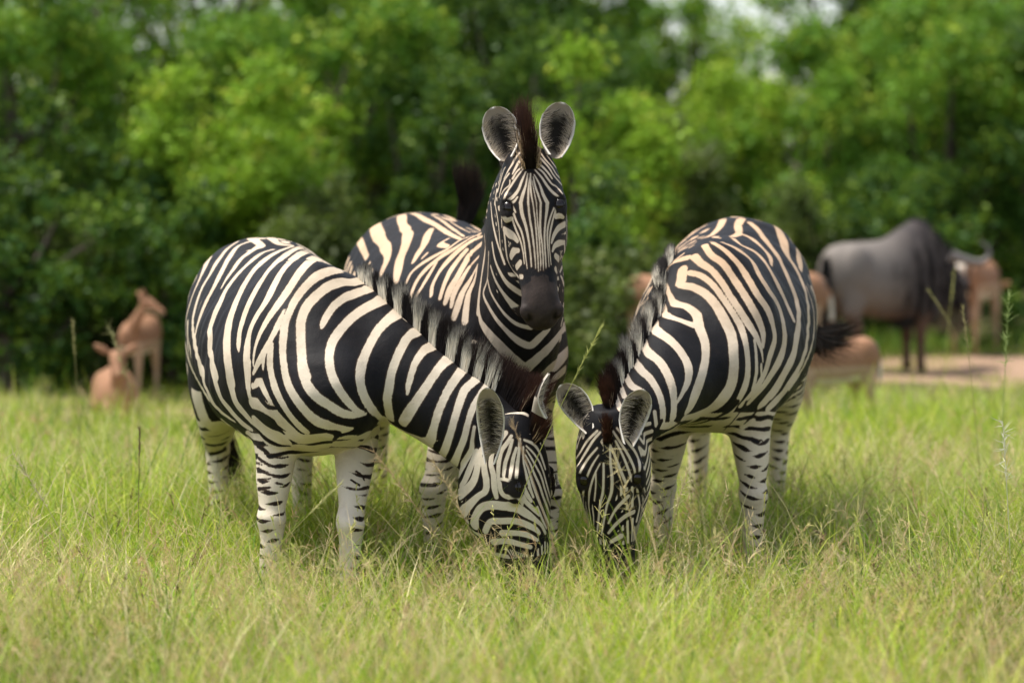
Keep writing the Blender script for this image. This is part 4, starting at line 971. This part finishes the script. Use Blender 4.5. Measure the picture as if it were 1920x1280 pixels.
TS = [(1128, 612, 7.6, .42, .3, 'spike', (.45, .46, .14), "long yellow-green grass stem leaning in front of the middle zebra's chest"),
      (136, 603, 10.5, .05, 2.8, 'spike', (.40, .36, .16), "upright straw-coloured stem in front of the lying antelope, farthest left"),
      (204, 613, 10.8, .35, 2.6, 'panicle', (.36, .35, .15), "loose-headed stem leaning left before the standing antelope"),
      (262, 800, 8.4, .03, 1.0, 'spike', (.22, .16, .09), "thin dark stem with a brown seed knot left of the zebras"),
      (1790, 505, 12.5, .10, .5, 'spike', (.55, .52, .20), "pale yellow stem rising across the wildebeest's head"),
      (1742, 545, 11.5, .5, 2.7, 'spike', (.40, .36, .15), "slanting straw stem crossing the wildebeest's shoulder"),
      (1892, 553, 9.2, .04, .5, 'panicle', (.30, .38, .12), "open green seed head at the right edge"),
      (1805, 575, 9.4, .12, 2.4, 'spike', (.38, .33, .15), "thin stem right of the wildebeest's forelegs"),
      (1880, 790, 7.6, .10, 2.0, 'panicle', (.62, .60, .45), "whitish flowering stem low at the right edge"),
      (640, 905, 7.3, .75, .2, 'spike', (.48, .46, .20), "long pale stem slanting across the left zebra's foreleg"),
      (24, 850, 7.4, .5, 3.0, 'panicle', (.50, .44, .26), "arching pale stem at the left edge"),
      (700, 845, 7.1, .6, 2.9, 'panicle', (.42, .30, .17), "arching brown panicle between the left zebra's forelegs"),
      (815, 868, 7.15, .5, 2.6, 'panicle', (.44, .34, .18), "feathery brown panicle at the left zebra's throat"),
      (1148, 840, 7.0, .35, 2.2, 'panicle', (.55, .46, .24), "straw panicle in front of the right zebra's forehead"),
      (1290, 880, 7.6, .25, .4, 'panicle', (.50, .42, .24), "branched dry stem between the right zebra's forelegs"),
      (960, 790, 7.0, .35, 2.5, 'spike', (.42, .30, .18), "reddish stem crossing the left zebra's cheek")]
for a in TS: tall_stem(*a)
# ------------------------------------------------------------------ trees and bushes
def leaf_mat(name):
    m, t, b, N, Lk = newmat(name); a = attr(t, "Col"); b.inputs["Roughness"].default_value = .5; b.inputs["Specular IOR Level"].default_value = .15
    Lk(a.outputs["Color"], b.inputs["Base Color"]); T = N("ShaderNodeBsdfTranslucent"); g = mixc(t, .5, a.outputs["Color"], (.24, .38, .04)); Lk(g, T.inputs["Color"])
    mx = N("ShaderNodeMixShader"); mx.inputs[0].default_value = .28; Lk(b.outputs[0], mx.inputs[1]); Lk(T.outputs[0], mx.inputs[2]); Lk(mx.outputs[0], t.nodes["Material Output"].inputs[0])
    return m
M_LEAF = leaf_mat("leaf")
m, t, b, N, Lk = newmat("bark"); Lk(mixc(t, maprange(t, noise(t, 18, 5, .7, stretch=(1, 1, .25)), .35, .65), (.06, .045, .035), (.17, .13, .10)), b.inputs["Base Color"]); b.inputs["Roughness"].default_value = .9
bump(t, b, noise(t, 30, 5, .7, stretch=(1, 1, .3)), .8, .02); M_BARK = m
def tube(P, R, n=8):
    P = np.asarray(P, float); tg = np.gradient(P, axis=0); V_ = []; F_ = []
    for p, d, r in zip(P, tg, R):
        d = unit(d); a = unit(np.cross(d, V(.3, 1, .2))); b2 = np.cross(d, a)
        for j in range(n): q = 2 * math.pi * j / n; V_.append(p + (a * math.cos(q) + b2 * math.sin(q)) * r)
    for i in range(len(P) - 1):
        for j in range(n): F_.append((i * n + j, i * n + (j + 1) % n, (i + 1) * n + (j + 1) % n, (i + 1) * n + j))
    return np.array(V_), np.array(F_)
def tree(X, Y, H, R, low, pal, n, seed, label, name="tree", cat="tree", group="trees and bushes behind the clearing", leaf=.064, nclump=36):
    rg = np.random.default_rng(seed); root = empty(name, (X, Y, float(hgt(X, Y)))); tag(root, label, cat, group)
    C = []; Rr = []
    ph = rg.uniform(0, 6.28, 3)
    while len(C) < nclump:
        d = rg.normal(0, 1, 3); d /= np.linalg.norm(d); r = rg.random() ** .35
        lob = 1 + .22 * math.sin(math.atan2(d[1], d[0]) * 3 + ph[0]) + .16 * math.sin(d[2] * 5 + ph[1])
        p = V(d[0] * R * r * lob, d[1] * R * r * lob, low + (H - low) * (.5 + .5 * d[2] * r * lob))
        if p[2] < low * .8: continue
        C.append(p); Rr.append(rg.uniform(.16, .34) * R * (1.0 - .25 * (p[2] / H)))
    C = np.array(C); Rr = np.array(Rr)
    k = rg.choice(len(C), n, p=Rr ** 2 / np.sum(Rr ** 2)); d = rg.normal(0, 1, (n, 3)); d /= np.linalg.norm(d, axis=1, keepdims=True)
    # twigs: leaves gather on short sprays inside each clump
    nt_ = n // 9; tw = rg.normal(0, 1, (nt_, 3)); tw /= np.linalg.norm(tw, axis=1, keepdims=True); kt = rg.choice(len(C), nt_, p=Rr ** 2 / np.sum(Rr ** 2))
    tp = C[kt] + tw * (Rr[kt] * rg.random(nt_) ** .30 * np.where(rg.random(nt_) < .06, 1.5, 1))[:, None] * V(1.05, 1.05, .85)
    j = rg.integers(0, nt_, n); p = tp[j] + rg.normal(0, .055, (n, 3)) + tw[j] * rg.uniform(-.10, .12, n)[:, None]
    nrm = rg.normal(0, 1, (n, 3)) + V(0, 0, .9) + tw[j] * .4; nrm /= np.linalg.norm(nrm, axis=1, keepdims=True)
    a = np.cross(nrm, rg.normal(0, 1, (n, 3))); a /= np.linalg.norm(a, axis=1, keepdims=True); b2 = np.cross(nrm, a)
    s = leaf * rg.uniform(.6, 1.3, n)[:, None]
    fold = nrm * s * .18
    q = np.stack([p - a * s * .6, p - b2 * s * .3 + fold, p + a * s * .6, p + b2 * s * .3 + fold], 1).reshape(-1, 3)
    f = np.arange(n * 4).reshape(n, 4)
    pal = np.array(pal); mix = rg.random(n) ** 1.2; ct = rg.uniform(0, 1, len(C))[kt[j]]; young = (rg.random(nt_) < .16)[j]
    c = pal[0] * (1 - ct[:, None]) + pal[1] * ct[:, None]; c = np.where(young[:, None], pal[2], c) * rg.uniform(.7, 1.25, n)[:, None]
    o = mesh_obj("crown", q, f, M_LEAF, root, smooth=False); cattr(o.data, "Col", np.repeat(c, 4, axis=0))
    tv, tf, kk = [], [], 0
    top = V(rg.normal(0, .1 * R), rg.normal(0, .1 * R), H * .62); tr0 = .045 + .018 * H
    pts = [V(0, 0, -.1), top * .35 + V(rg.normal(0, .06), 0, 0), top * .7, top]
    a_, b_ = tube(catmull(pts, 5), np.interp(np.linspace(0, 1, 16), [0, .1, 1], [tr0 * 1.5, tr0, tr0 * .35])); tv.append(a_); tf.append(b_); kk += len(a_)
    for q_ in rg.choice(len(C), min(18, len(C)), replace=False):
        e = C[q_]; s0 = top * rg.uniform(.12, .8); mid = (s0 + e) / 2 + V(0, 0, -.08 * R) + rg.normal(0, .08, 3)
        a_, b_ = tube(catmull([s0, mid, e], 5), np.linspace(tr0 * .5, .008, 11), 6); tv.append(a_); tf.append(b_ + kk); kk += len(a_)
    mesh_obj("trunk", np.concatenate(tv), np.concatenate(tf), M_BARK, root)
    return root
LIGHT = [(.22, .39, .030), (.30, .46, .036), (.46, .52, .055)]
MID = [(.09, .21, .020), (.15, .30, .026), (.36, .46, .045)]
DARK = [(.028, .075, .014), (.055, .13, .018), (.18, .28, .03)]
OLIVE = [(.075, .110, .030), (.11, .145, .042), (.16, .19, .05)]
TREES = [
 # px, Y, H, R, low, palette, leaves, label
 (425, 25.0, 2.75, 1.30, .35, LIGHT, 26000, "bright yellow-green rounded bush behind the left zebra's rump"),
 (60, 26.0, 4.6, 1.55, .3, MID, 24000, "tall mid-green bush at the left edge with sunlit yellowish top"),
 (-60, 23.6, 3.0, 1.1, .1, DARK, 15000, "dark dense bush at the left edge low behind the antelopes"),
 (170, 24.4, 2.4, .85, .1, DARK, 12000, "dark bush just behind the standing antelope on the left"),
 (640, 27.5, 4.4, 1.5, .5, MID, 22000, "mid-green tree between the bright bush and the raised zebra tail"),
 (800, 26.0, 3.2, .95, .2, DARK, 14000, "dark green tree left of the middle zebra's head"),
 (1120, 24.6, 2.95, .80, .3, LIGHT, 17000, "light green bush right of the middle zebra's head"),
 (1235, 26.0, 2.3, .85, .1, OLIVE, 12000, "low olive bush between the middle and right zebras"),
 (1010, 28.5, 4.9, 1.3, .6, DARK, 18000, "dark tree straight above the middle zebra's ears"),
 (1390, 27.0, 3.35, 1.15, .3, LIGHT, 20000, "fresh green bush under the gap of sky"),
 (1560, 25.6, 3.3, 1.15, .3, MID, 20000, "green bush above the wildebeest's rump"),
 (1780, 25.8, 3.7, 1.25, .4, MID, 22000, "full green bush above the wildebeest's hump at the right"),
 (1960, 25.0, 3.4, 1.1, .2, DARK, 15000, "dark bush cut off by the right edge"),
 (1700, 24.2, 1.9, .95, .05, DARK, 12000, "low dark thicket directly behind the wildebeest"),
 (1480, 24.0, 1.6, .8, .05, OLIVE, 9000, "low olive thicket between the right zebra and the wildebeest"),
 (330, 23.6, 1.5, .8, .05, DARK, 9000, "low dark thicket left of the left zebra's rump"),
 (15, 22.6, 1.75, .85, .02, DARK, 11000, "low dark bush at the left edge beside the lying antelope"),
 (120, 23.4, 1.35, .70, .02, OLIVE, 8000, "low olive bush between the left edge and the lying antelope"),
 (1155, 22.0, 1.15, .62, .02, OLIVE, 8000, "knee-high olive bush in the gap between the middle and right zebras"),
 (1095, 22.6, 1.5, .60, .02, DARK, 8000, "low dark bush just right of the middle zebra's chest"),
 (610, 23.8, 1.7, .8, .05, OLIVE, 9000, "low olive bush showing over the left zebra's back"),
]
for i, (px, Y, H, R, low, pal, n, lb) in enumerate(TREES):
    k = .80 if px < 1350 else .95; Y *= k; H = 1.5 + (H - 1.5) * k; R *= k
    tree(xat(px, Y), Y, H, R, low, pal, n, 100 + i, lb, "bush" if H < 3.6 else "tree", "bush" if H < 3.6 else "tree")
BACK = [(-150, 33, 6.5, 2.2, DARK, "dark back-row tree beyond the left edge"), (150, 31, 6.4, 2.1, MID, "high green tree rising behind the left-edge bush"),
        (430, 32, 6.2, 2.0, MID, "high green tree directly above the bright rounded bush"), (700, 33, 6.4, 2.0, LIGHT, "high light-green tree above the middle zebra's tail"),
        (930, 31.5, 6.3, 1.7, DARK, "high dark tree left of the gap of sky, above the ears"), (1090, 33, 6.2, 1.15, MID, "green tree whose crown borders the gap of sky on the left"),
        (1320, 36, 4.35, 1.7, MID, "distant lower tree filling the bottom of the sky gap"),
        (1262, 33, 4.1, .75, MID, "slim light-topped tree at the left foot of the sky gap"), (1625, 32.5, 6.0, 1.75, MID, "green tree whose crown borders the gap of sky on the right"),
        (1760, 33, 6.2, 2.0, DARK, "high dark tree behind the bush above the hump"), (2010, 32, 6.2, 2.1, MID, "high green tree at the right edge of the back row"),
        (300, 39, 6.6, 2.4, DARK, "farthest dark tree seen between the left back trees"), (820, 39, 6.8, 2.4, DARK, "farthest dark tree behind the middle of the thicket"),
        (1080, 40, 4.4, 1.7, DARK, "farthest dark tree left of the sky gap"), (1760, 40, 6.4, 2.3, DARK, "farthest dark tree right of the sky gap"), (1900, 40, 6.6, 2.4, DARK, "farthest dark tree at the right")]
for i, (px, Y, H, R, pal, lb) in enumerate(BACK):
    k = .84 if px < 1100 else .95; Y *= k; H = 1.5 + (H - 1.5) * k; R *= k
    tree(xat(px, Y), Y, H, R, .3, pal, 17000, 300 + i, lb, leaf=.085, nclump=60)
# ------------------------------------------------------------------ antelopes and the wildebeest (all behind the zebras)
M_FUR = vcol_material("antelope_coat", .7, .2)
M_HORN = newmat("horn")[0]; M_HORN.node_tree.nodes["Principled BSDF"].inputs["Base Color"].default_value = (.16, .14, .13, 1); M_HORN.node_tree.nodes["Principled BSDF"].inputs["Roughness"].default_value = .6
def beast(name, label, cat, group, X, Y, heading, sc, trunk, neck, head, legs, blobs, colour, ears, extra=None, voxel=.011):
    a = math.radians(heading); fw = V(math.sin(a), -math.cos(a), 0); lf = V(math.cos(a), math.sin(a), 0); base = V(X, Y, float(hgt(X, Y)))
    L = lambda p: base + (fw * p[0] + lf * p[1] + V(0, 0, 1) * p[2]) * sc
    root = empty(name, base); tag(root, label, cat, group)
    P = [Rings([(L((x, 0, zt)), L((x, 0, zb)), w * sc, .1, 2.1) for x, zt, zb, w in trunk], 6).mesh(28)]
    for ch in (neck, head): P.append(Rings([(L(t_), L(b_), w * sc) for t_, b_, w in ch], 6).mesh(24))
    for lg in legs: P.append(Rings([(L((x + d, y, z)), L((x - d, y, z)), w * sc) for x, y, z, d, w in lg], 5).mesh(16))
    for c, r in blobs: P.append(blob(L(c), [fw * r[0] * sc, lf * r[1] * sc, V(0, 0, r[2] * sc)]))
    for b_, tp, wd in ears:
        B, Tp = L(b_), L(tp); e = unit(Tp - B); s_ = unit(np.cross(e, V(0, -1, .2))); o_ = np.cross(s_, e)
        P.append(blob((B + Tp) / 2, [s_ * wd * sc, o_ * .016 * sc, (Tp - B) * .56]))
    v, f = unite(P, voxel, 8); n = normals(v, f)
    q = (v - base) / sc; loc = np.stack([q @ fw, q @ lf, q[:, 2]], 1)
    o = mesh_obj("body", v, f, M_FUR, root, offset=base); cattr(o.data, "Col", colour(loc, n) * (1 + .10 * fbm(v, 20, 3))[:, None])
    if extra: extra(root, L, base, fw, lf, sc)
    return root
def leg_(x, y, top, w=1.0, x2=None, rear=False):
    x2 = x if x2 is None else x2; j = -.04 if rear else .0
    return [(x, y, top, .085 * w, .05 * w), (x, y, top * .75, .06 * w, .042 * w), (x * .5 + x2 * .5 + j, y, top * .5, .032 * w, .028 * w), (x2 + j, y, top * .40, .028 * w, .025 * w), (x2 + j * .6, y, top * .22, .018 * w, .017 * w), (x2, y, .05, .020 * w, .018 * w), (x2 + .01, y, 0, .028 * w, .022 * w)]
def tan_col(loc, n):
    c = np.tile(V(.30, .155, .085), (len(loc), 1)); lz = loc[:, 2]
    c = np.where(((lz < .66) & (np.abs(loc[:, 0]) < .42))[:, None], V(.42, .28, .18), c)
    c = np.where(((n[:, 2] < -.55) & (lz > .35))[:, None], V(.72, .64, .54), c)
    c = np.where(((lz < .12))[:, None], V(.30, .18, .10), c)
    c = np.where(((loc[:, 0] < -.46) & (np.abs(loc[:, 1]) < .045) & (lz > .45))[:, None], V(.62, .54, .45), c)
    c = np.where(((loc[:, 0] < -.44) & (np.abs(np.abs(loc[:, 1]) - .075) < .014) & (lz > .5))[:, None], V(.06, .04, .03), c)
    return c
IMP_T = [(-.52, .80, .70, .03), (-.49, .85, .60, .10), (-.38, .90, .53, .145), (-.15, .88, .50, .155), (.10, .86, .49, .15), (.28, .87, .52, .13), (.42, .82, .58, .09), (.47, .76, .64, .04)]
IMP_L = [leg_(.30, .085, .62), leg_(.30, -.085, .62, x2=.34), leg_(-.36, .09, .66, 1.15, rear=True), leg_(-.36, -.09, .66, 1.15, x2=-.30, rear=True)]
IMP_B = [((-.34, .07, .72), (.15, .09, .17)), ((-.34, -.07, .72), (.15, .09, .17))]
def head_chain(p, d, up, s=1.0):    # small antelope head from its poll along direction d
    d = unit(V(*d)); up = unit(V(*up) - d * (V(*up) @ d)); p = V(*p); R_ = []
    for x, t_, b_, w in [(-.04, .0, -.09, .035), (.0, .02, -.115, .052), (.06, .02, -.12, .055), (.12, .0, -.10, .045), (.19, -.02, -.085, .032), (.235, -.03, -.08, .028), (.255, -.045, -.07, .014)]:
        R_.append((p + (d * x + up * t_) * s, p + (d * x + up * b_) * s, w * s))
    return R_
def impala_extra(ears=None):
    def fn(root, L, base, fw, lf, sc):
        B = [L((-.50, 0, .80)), L((-.55, 0, .72)), L((-.56, .01, .60)), L((-.56, .01, .52))]
        a_, b_ = tube(catmull(B, 4), np.linspace(.016, .022, 13) * sc, 8); o = mesh_obj("tail", a_, b_, M_FUR, root, offset=base); c = np.tile(V(.68, .6, .5), (len(a_), 1)); c[:40] = V(.4, .2, .1); cattr(o.data, "Col", c)
    return fn
G = "tan antelopes resting and feeding behind the zebras"
# standing on the left, body towards the viewer, head turned right
beast("antelope", "tan antelope standing at the left, head turned to the right, by the dark bushes", "antelope", G, xat(257, 17.5), 17.5, -6, .71, IMP_T,
      [((.30, .0, .84), (.36, .0, .58), .09), ((.36, .07, .93), (.44, .08, .74), .060), ((.39, .15, 1.04), (.45, .17, .92), .042), ((.40, .19, 1.10), (.45, .22, 1.00), .038)],
      head_chain((.42, .20, 1.11), (.25, 1, -.42), (0, 0, 1)), IMP_L, IMP_B, tan_col, [((.38, .17, 1.10), (.34, .09, 1.17), .032), ((.44, .20, 1.11), (.46, .17, 1.20), .028)], impala_extra())
# lying on the left
def lying(p): return p
beast("antelope", "tan antelope lying in the grass at the left, ears spread, facing the viewer", "antelope", G, xat(218, 15.5), 15.5, 16, .80,
      [(-.50, .34, .18, .04), (-.42, .40, .04, .13), (-.15, .40, .0, .17), (.12, .39, .0, .16), (.30, .38, .02, .12), (.42, .32, .08, .06)],
      [((.22, 0, .40), (.34, 0, .12), .09), ((.30, -.03, .46), (.42, -.03, .30), .065), ((.34, -.04, .54), (.44, -.04, .42), .05)],
      head_chain((.38, -.05, .57), (.9, -.05, -.62), (0, 0, 1)),
      [[(.25, s * .10, .16, .09, .05), (.36, s * .13, .06, .04, .04), (.20, s * .14, .04, .03, .03), (.10, s * .14, .03, .025, .02)] for s in (1, -1)] + [[(-.25, s * .12, .18, .14, .07), (-.12, s * .17, .08, .06, .05), (-.25, s * .18, .04, .03, .03), (-.05, s * .19, .03, .02, .02)] for s in (1, -1)],
      [((-.28, .08, .22), (.17, .1, .16)), ((-.28, -.08, .22), (.17, .1, .16))], lambda lo, n_: tan_col(lo + V(0, 0, .62), n_ * .3), [((.36, .01, .56), (.33, .13, .63), .034), ((.36, -.10, .56), (.33, -.22, .63), .034)])
# rump showing between the middle and the right zebra
beast("antelope", "tan antelope between the middle and right zebras, only its rump and hind legs showing", "antelope", G, xat(1290, 17.0), 17.0, 62, .97, IMP_T,
      [((.30, .0, .84), (.36, .0, .58), .10), ((.46, 0, .78), (.52, .0, .60), .07), ((.60, 0, .60), (.60, .0, .46), .05)], head_chain((.62, 0, .56), (.5, 0, -1), (1, 0, .4)), IMP_L, IMP_B, tan_col,
      [((.62, .05, .58), (.58, .16, .62), .034), ((.62, -.05, .58), (.58, -.16, .62), .034)], impala_extra())
beast("antelope", "tan antelope whose rump just shows past the right zebra's hind quarter", "antelope", G, xat(1435, 18.0), 18.0, -72, .97, IMP_T,
      [((.30, .0, .84), (.36, .0, .58), .10), ((.46, 0, .78), (.52, .0, .60), .07), ((.60, 0, .60), (.60, .0, .46), .05)], head_chain((.62, 0, .56), (.5, 0, -1), (1, 0, .4)), IMP_L, IMP_B, tan_col,
      [((.62, .05, .58), (.58, .16, .62), .034), ((.62, -.05, .58), (.58, -.16, .62), .034)], impala_extra())
# grazing between the right zebra and the wildebeest
beast("antelope", "small orange-tan antelope grazing right of the right zebra's tail", "antelope", G, xat(1555, 14.6), 14.6, -58, .72, IMP_T,
      [((.30, .0, .84), (.36, .0, .58), .10), ((.46, 0, .76), (.50, .0, .56), .07), ((.62, 0, .50), (.58, .0, .38), .05)], head_chain((.64, 0, .46), (.5, 0, -1), (1, 0, .4)), IMP_L, IMP_B, tan_col,
      [((.62, .05, .48), (.58, .16, .52), .034), ((.62, -.05, .48), (.58, -.16, .52), .034)], impala_extra())
# seen from behind at the far right
beast("antelope", "tan antelope seen from behind at the far right, beyond the wildebeest's head", "antelope", G, xat(1832, 21.6), 21.6, 152, .98, IMP_T,
      [((.30, .0, .84), (.36, .0, .58), .10), ((.44, 0, .80), (.50, .0, .60), .07), ((.56, 0, .62), (.56, .0, .48), .05)], head_chain((.58, 0, .58), (.5, 0, -1), (1, 0, .4)), IMP_L, IMP_B, tan_col,
      [((.58, .05, .60), (.54, .16, .64), .034), ((.58, -.05, .60), (.54, -.16, .64), .034)], impala_extra())
# wildebeest
def gnu_col(loc, n):
    x, z = loc[:, 0], loc[:, 2]
    c = np.tile(V(.18, .155, .135), (len(loc), 1)); f_ = smooth01(x, -.35, .30)[:, None]; c = c * (1 - f_) + V(.048, .039, .037) * f_
    bands = smooth01(np.sin(x * 42 + 2 * np.sin(z * 5)), .2, .9)[:, None] * smooth01(x, 0, .2)[:, None] * .6; c = c * (1 - bands) + V(.035, .03, .032) * bands
    d = smooth01(z, .62, .40)[:, None]; c = c * (1 - d) + V(.11, .065, .042) * d
    hd = smooth01(x, .82, .98)[:, None]; c = c * (1 - hd) + V(.035, .028, .026) * hd
    return c
GT = [(-.70, .98, .84, .05), (-.66, 1.05, .68, .15), (-.52, 1.12, .58, .22), (-.25, 1.13, .50, .26), (.0, 1.16, .46, .27), (.22, 1.27, .45, .25), (.38, 1.33, .47, .20), (.52, 1.22, .56, .16), (.62, 1.08, .66, .10)]
def gnu_leg(x, y, x2, rear=False):
    j = -.06 if rear else 0
    return [(x, y, .85, .17, .10), (x, y, .66, .14, .09), (x + j * .5, y, .50, .085, .07), (x2 + j, y, .40, .062, .055), (x2 + j * .7, y, .24, .042, .038), (x2, y, .09, .042, .038), (x2 + .01, y, 0, .048, .040)]
def gnu_extra(root, L, base, fw, lf, sc):
    for s in (1, -1):
        hp_ = [(1782, 478), (1808, 487), (1836, 492), (1853, 482), (1853, 466), (1838, 452)]; cx_ = L((.84, 0, .86)); pts = [pix(a_, b_, 19.6) for a_, b_ in hp_]
        if s < 0: pts = [q_ - lf * 2 * ((q_ - cx_) @ lf) for q_ in pts]
        a_, b_ = tube(catmull(pts, 6), np.interp(np.linspace(0, 1, 31), [0, .3, 1], [.048, .034, .006]) * sc, 10); mesh_obj("horn", a_, b_, M_HORN, root, offset=base)
    rg = np.random.default_rng(3); n = 900; t = rg.random(n); p = np.array([L((.30 + .50 * q, 0, np.interp(q, [0, .3, 1], [1.31, 1.2, .92]))) for q in t]) + rg.normal(0, .012, (n, 3))
    hv, hf, _ = hair(p, np.tile(fw * .3 + V(0, 0, .2), (n, 1)) + rg.choice([-1, 1], n)[:, None] * lf * .7, rg.uniform(.08, .17, n), .007, rg, droop=1.3, wild=.2, seg=3)
    o = mesh_obj("mane", hv, hf, M_HAIR, root, offset=base); cattr(o.data, "Col", np.full((len(hv), 3), .02))
    m_ = 5200; u1 = rg.random(m_); u2 = rg.uniform(-1, 1, m_); body = [c_ for c_ in root.children if c_.name.startswith('body')][0].data
    co = np.zeros(len(body.vertices) * 3, dtype=np.float32); body.vertices.foreach_get('co', co); co = co.reshape(-1, 3) + base; nr = np.zeros(len(co) * 3, dtype=np.float32); body.vertices.foreach_get('normal', nr); nr = nr.reshape(-1, 3)
    lx_ = ((co - base) @ fw) / sc; lz_ = co[:, 2] / sc; ok = np.flatnonzero((lx_ > .12 + .12 * rg.normal(0, 1, len(lx_))) & (lx_ < .85) & (lz_ > .55)); k_ = rg.choice(ok, m_)
    hv, hf, _ = hair(co[k_], nr[k_] * .35 + V(0, 0, -1) - fw * .15 + rg.normal(0, .12, (m_, 3)), rg.uniform(.05, .13, m_), .009, rg, wild=.15, seg=3)
    st_ = np.sin(lx_[k_] * 40 + 2 * lz_[k_]) > .25; hc_ = np.where(st_[:, None], V(.02, .016, .016), V(.13, .11, .10)) * rg.uniform(.6, 1.3, m_)[:, None]
    o = mesh_obj("shoulder_hair", hv, hf, M_HAIR, root, offset=base); cattr(o.data, "Col", np.repeat(hc_, 8, axis=0))
    t = rg.random(n); p = np.array([L((.52 + .40 * q, 0, np.interp(q, [0, 1], [.60, .50]))) for q in t]) + rg.normal(0, .02, (n, 3))
    hv, hf, _ = hair(p, np.tile(V(0, 0, -1.0), (n, 1)) + rg.normal(0, .1, (n, 3)), rg.uniform(.12, .24, n), .008, rg, wild=.15, seg=3)
    o = mesh_obj("beard", hv, hf, M_HAIR, root, offset=base); cattr(o.data, "Col", np.repeat(V(.30, .26, .16)[None] * rg.uniform(.4, 1.2, n)[:, None], 8, axis=0))
    p = np.array([L((-.72 - .05 * q, -.04, 1.0 - .42 * q)) for q in t]) + rg.normal(0, .014, (n, 3))
    bl = rg.random(n); q_ = np.array([L((.10 + .40 * b_, rg.uniform(-.12, .12), .50 + .04 * b_)) for b_ in bl])
    hv, hf, _ = hair(q_, np.tile(V(0, 0, -1.0), (n, 1)) + rg.normal(0, .15, (n, 3)), rg.uniform(.06, .16, n), .012, rg, wild=.2, seg=3); o = mesh_obj("belly_hair", hv, hf, M_HAIR, root, offset=base); cattr(o.data, "Col", np.full((len(hv), 3), .035))
    hv, hf, _ = hair(p, np.tile(V(0, 0, -1.0), (n, 1)) + rg.normal(0, .08, (n, 3)), rg.uniform(.15, .30, n), .008, rg, wild=.12, seg=3)
    o = mesh_obj("tail", hv, hf, M_HAIR, root, offset=base); cattr(o.data, "Col", np.full((len(hv), 3), .012))
beast("wildebeest", "dark grey-brown humped wildebeest with curved horns, head lowered, at the right", "wildebeest", None, xat(1662, 20.0), 20.0, 124, .97, GT,
      [((.40, 0, 1.30), (.46, 0, .62), .17), ((.60, 0, 1.14), (.58, 0, .58), .13), ((.74, 0, .98), (.68, 0, .60), .10), ((.82, 0, .90), (.76, 0, .64), .085)],
      [((.80, 0, .92), (.72, 0, .68), .08), ((.88, 0, .84), (.76, 0, .60), .088), ((.93, 0, .70), (.81, 0, .52), .075), ((.96, 0, .56), (.86, 0, .44), .06), ((.98, 0, .44), (.88, 0, .36), .068), ((.96, 0, .38), (.90, 0, .33), .04)],
      [gnu_leg(.34, .12, .36), gnu_leg(.34, -.12, .30), gnu_leg(-.48, .13, -.50, True), gnu_leg(-.48, -.13, -.40, True)],
      [((-.45, .12, .86), (.2, .13, .25)), ((-.45, -.12, .86), (.2, .13, .25)), ((.30, .11, .90), (.18, .12, .28)), ((.30, -.11, .90), (.18, .12, .28))], gnu_col,
      [((.80, .07, .84), (.76, .22, .74), .035), ((.80, -.07, .84), (.76, -.22, .74), .035)], gnu_extra, voxel=.014)
